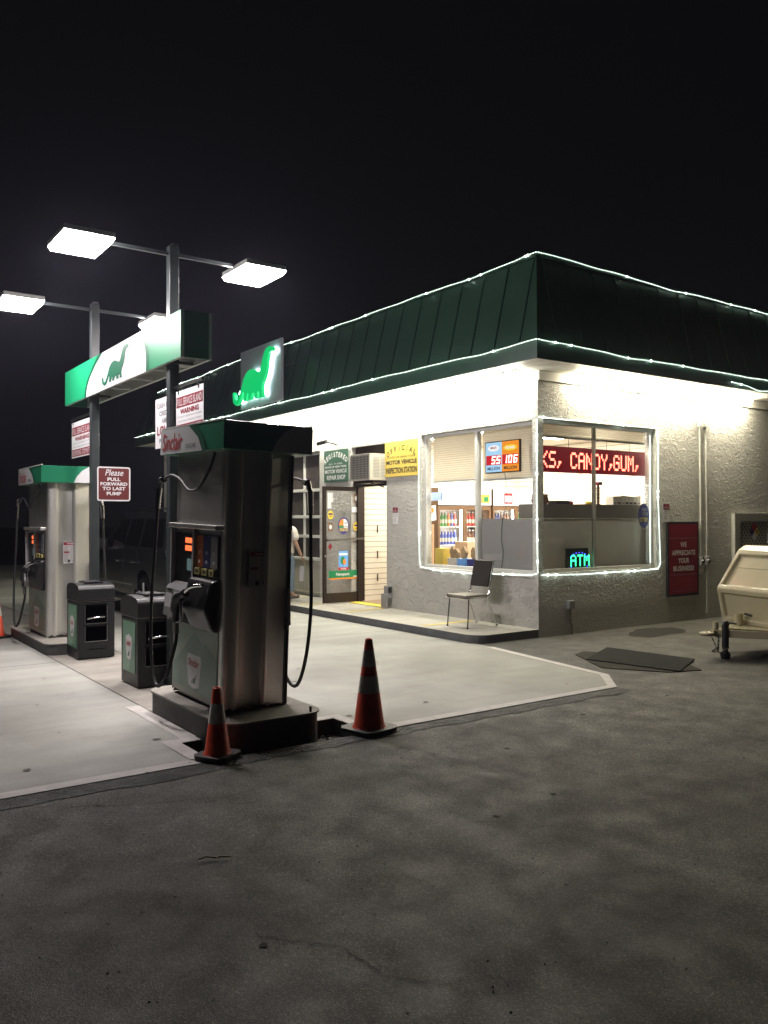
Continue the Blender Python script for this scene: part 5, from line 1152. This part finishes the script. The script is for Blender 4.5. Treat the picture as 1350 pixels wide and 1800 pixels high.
# ---------------------------------------------------------------- person by the garage door
def skin(name, V, E, parent, m, sub=2, root=0):
    me = bpy.data.meshes.new(name); me.from_pydata([Vector(v[:3]) for v in V], E, []); me.materials.append(m)
    o = bpy.data.objects.new(name, me); col.objects.link(o); o.parent = parent
    md = o.modifiers.new('skin', 'SKIN'); sk = me.skin_vertices[0] if me.skin_vertices else None
    if sk is None:
        bpy.context.view_layer.objects.active = o; o.select_set(True)
        me.skin_vertices if me.skin_vertices else None
    for i, v in enumerate(V):
        me.skin_vertices[0].data[i].radius = (v[3], v[4] if len(v) > 4 else v[3])
    me.skin_vertices[0].data[root].use_root = True
    md.use_smooth_shade = True
    s2 = o.modifiers.new('sub', 'SUBSURF'); s2.levels = sub; s2.render_levels = sub
    return o
px, py, pz = -6.40, -.64, .118
pt = thing('person', (px, py, pz), 'person in a white shirt and blue jeans seen from behind, holding a sheet of paper', 'person')
SKN = mat('skin', (.42, .26, .18), .5); SHIRT = mat('shirt_white', (.66, .63, .56), .8, noise=.1, nscale=5, bump=.02, bscale=9, stretch=(.4, .4, 3)); JEAN = mat('jeans', (.16, .22, .28), .85, noise=.25, nscale=12); HAIR = mat('hair', (.03, .02, .015), .7)
# local frame: x to the viewer's right, +y away from the camera (the person's front)
V = [(0, 0, .92, .14, .11), (0, .01, 1.10, .13, .10), (0, .02, 1.30, .16, .11), (0, .0, 1.44, .10, .08), (-.03, .03, 1.51, .055), (-.10, .10, 1.57, .075, .085), (-.13, .14, 1.63, .088, .10), (-.14, .15, 1.70, .07, .08),
     (-.17, 0, 1.41, .055), (-.24, .02, 1.14, .043), (-.22, .18, .95, .033), (-.20, .24, .90, .028),
     (.17, 0, 1.41, .055), (.25, .0, 1.14, .043), (.28, .10, .92, .033), (.29, .14, .86, .028),
     (-.09, 0, .84, .085), (-.10, .02, .48, .060), (-.11, 0, .10, .042), (-.11, .10, .045, .040), (-.115, .19, .03, .030),
     (.09, 0, .84, .085), (.10, .03, .48, .060), (.12, .02, .10, .042), (.13, .12, .045, .040), (.135, .21, .03, .030)]
E_ = [(0, 1), (1, 2), (2, 3), (3, 4), (4, 5), (5, 6), (6, 7), (3, 8), (8, 9), (9, 10), (10, 11), (3, 12), (12, 13), (13, 14), (14, 15), (0, 16), (16, 17), (17, 18), (18, 19), (19, 20), (0, 21), (21, 22), (22, 23), (23, 24), (24, 25)]
skin('body', V, E_, pt, SKN)
g_ = .014
def grow(idx, k=g_, zs=None): return [tuple(V[i][:3])+tuple(r+k for r in V[i][3:]) for i in idx]
sv = [(0, 0, .86, .205, .145), (0, .0, .98, .205, .145), (0, .01, 1.12, .20, .14), (0, .02, 1.30, .205, .135), (0, 0, 1.43, .12, .09), (0, .0, 1.47, .07, .07), (-.19, 0, 1.405, .080), (-.25, .01, 1.20, .070), (.20, 0, 1.395, .085), (.265, .0, 1.16, .072)]
skin('shirt', sv, [(0, 1), (1, 2), (2, 3), (3, 4), (4, 5), (4, 6), (6, 7), (4, 8), (8, 9)], pt, SHIRT)
jv = [(0, 0, .96, .18, .13), (0, 0, .90, .195, .145), (-.10, 0, .80, .115), (-.10, .02, .48, .078), (-.11, .0, .12, .064), (.10, 0, .80, .115), (.10, .03, .48, .078), (.12, .02, .12, .064)]
skin('jeans', jv, [(0, 1), (1, 2), (2, 3), (3, 4), (1, 5), (5, 6), (6, 7)], pt, JEAN)
s = M(); ORG_OF[pt.name] = Vector((0, 0, 0))
s.lathe((-.135, .125, 1.66), [(.06, -.12), (.098, -.07), (.112, 0), (.10, .06), (.06, .10), (.0, .115)], HAIR, 16); s.build('hair', pt)
for sg, hx_, hy_, hz_ in ((-1, -.20, .25, .87), (1, .295, .16, .83)):
    for k in range(4):
        s = M(); bx = hx_+(k-1.5)*.017; L_ = (.075, .085, .08, .062)[k]
        s.tube([(bx, hy_, hz_), (bx+.002, hy_+.015, hz_-L_*.5), (bx, hy_+.03, hz_-L_*.85), (bx, hy_+.04, hz_-L_)], [.0095, .009, .008, .006], SKN, 6); s.build('finger', pt)
    s = M(); s.tube([(hx_-sg*.03, hy_-.005, hz_+.03), (hx_-sg*.05, hy_+.02, hz_), (hx_-sg*.045, hy_+.035, hz_-.03)], [.011, .010, .007], SKN, 6); s.build('thumb', pt)
for sg in (-1, 1):
    s = M(); s.box(sg*.12-.045, sg*.12+.045, -.06, .24, .0, .075, mat('shoe', (.10, .09, .08), .6)); s.build('shoe', pt, .03, 3)
pt.rotation_euler.z = R(20)
s = M(); s.set(frame((-5.90, -.62, .50), (1, .1, 0), (.1, 0, .95))); s.box(0, .13, 0, .30, -.002, .002, SIGNW); solo(s, 'paper_sheet', (-5.93, -.6, .62), 'white sheet of paper held in the hand of the person', 'paper')

# added haze box, tinted violet to stand in for lens bloom round the lamps
s = M(); s.box(-60, 40, -45, 60, -1, 7.5, GLASS); s.ms = []
hz = bpy.data.materials.new('bloom_haze'); hz.use_nodes = True; N = hz.node_tree.nodes; N.clear(); o_ = N.new('ShaderNodeOutputMaterial'); pv = N.new('ShaderNodeVolumePrincipled')
pv.inputs['Color'].default_value = (.72, .72, 1, 1); pv.inputs['Density'].default_value = HAZE; pv.inputs['Anisotropy'].default_value = .7
hz.node_tree.links.new(pv.outputs[0], o_.inputs['Volume'])
s.ms = [hz]
ho = s.build('haze', None, kind='stuff', label='added faint violet haze standing in for lens bloom round the lamps', category='haze')
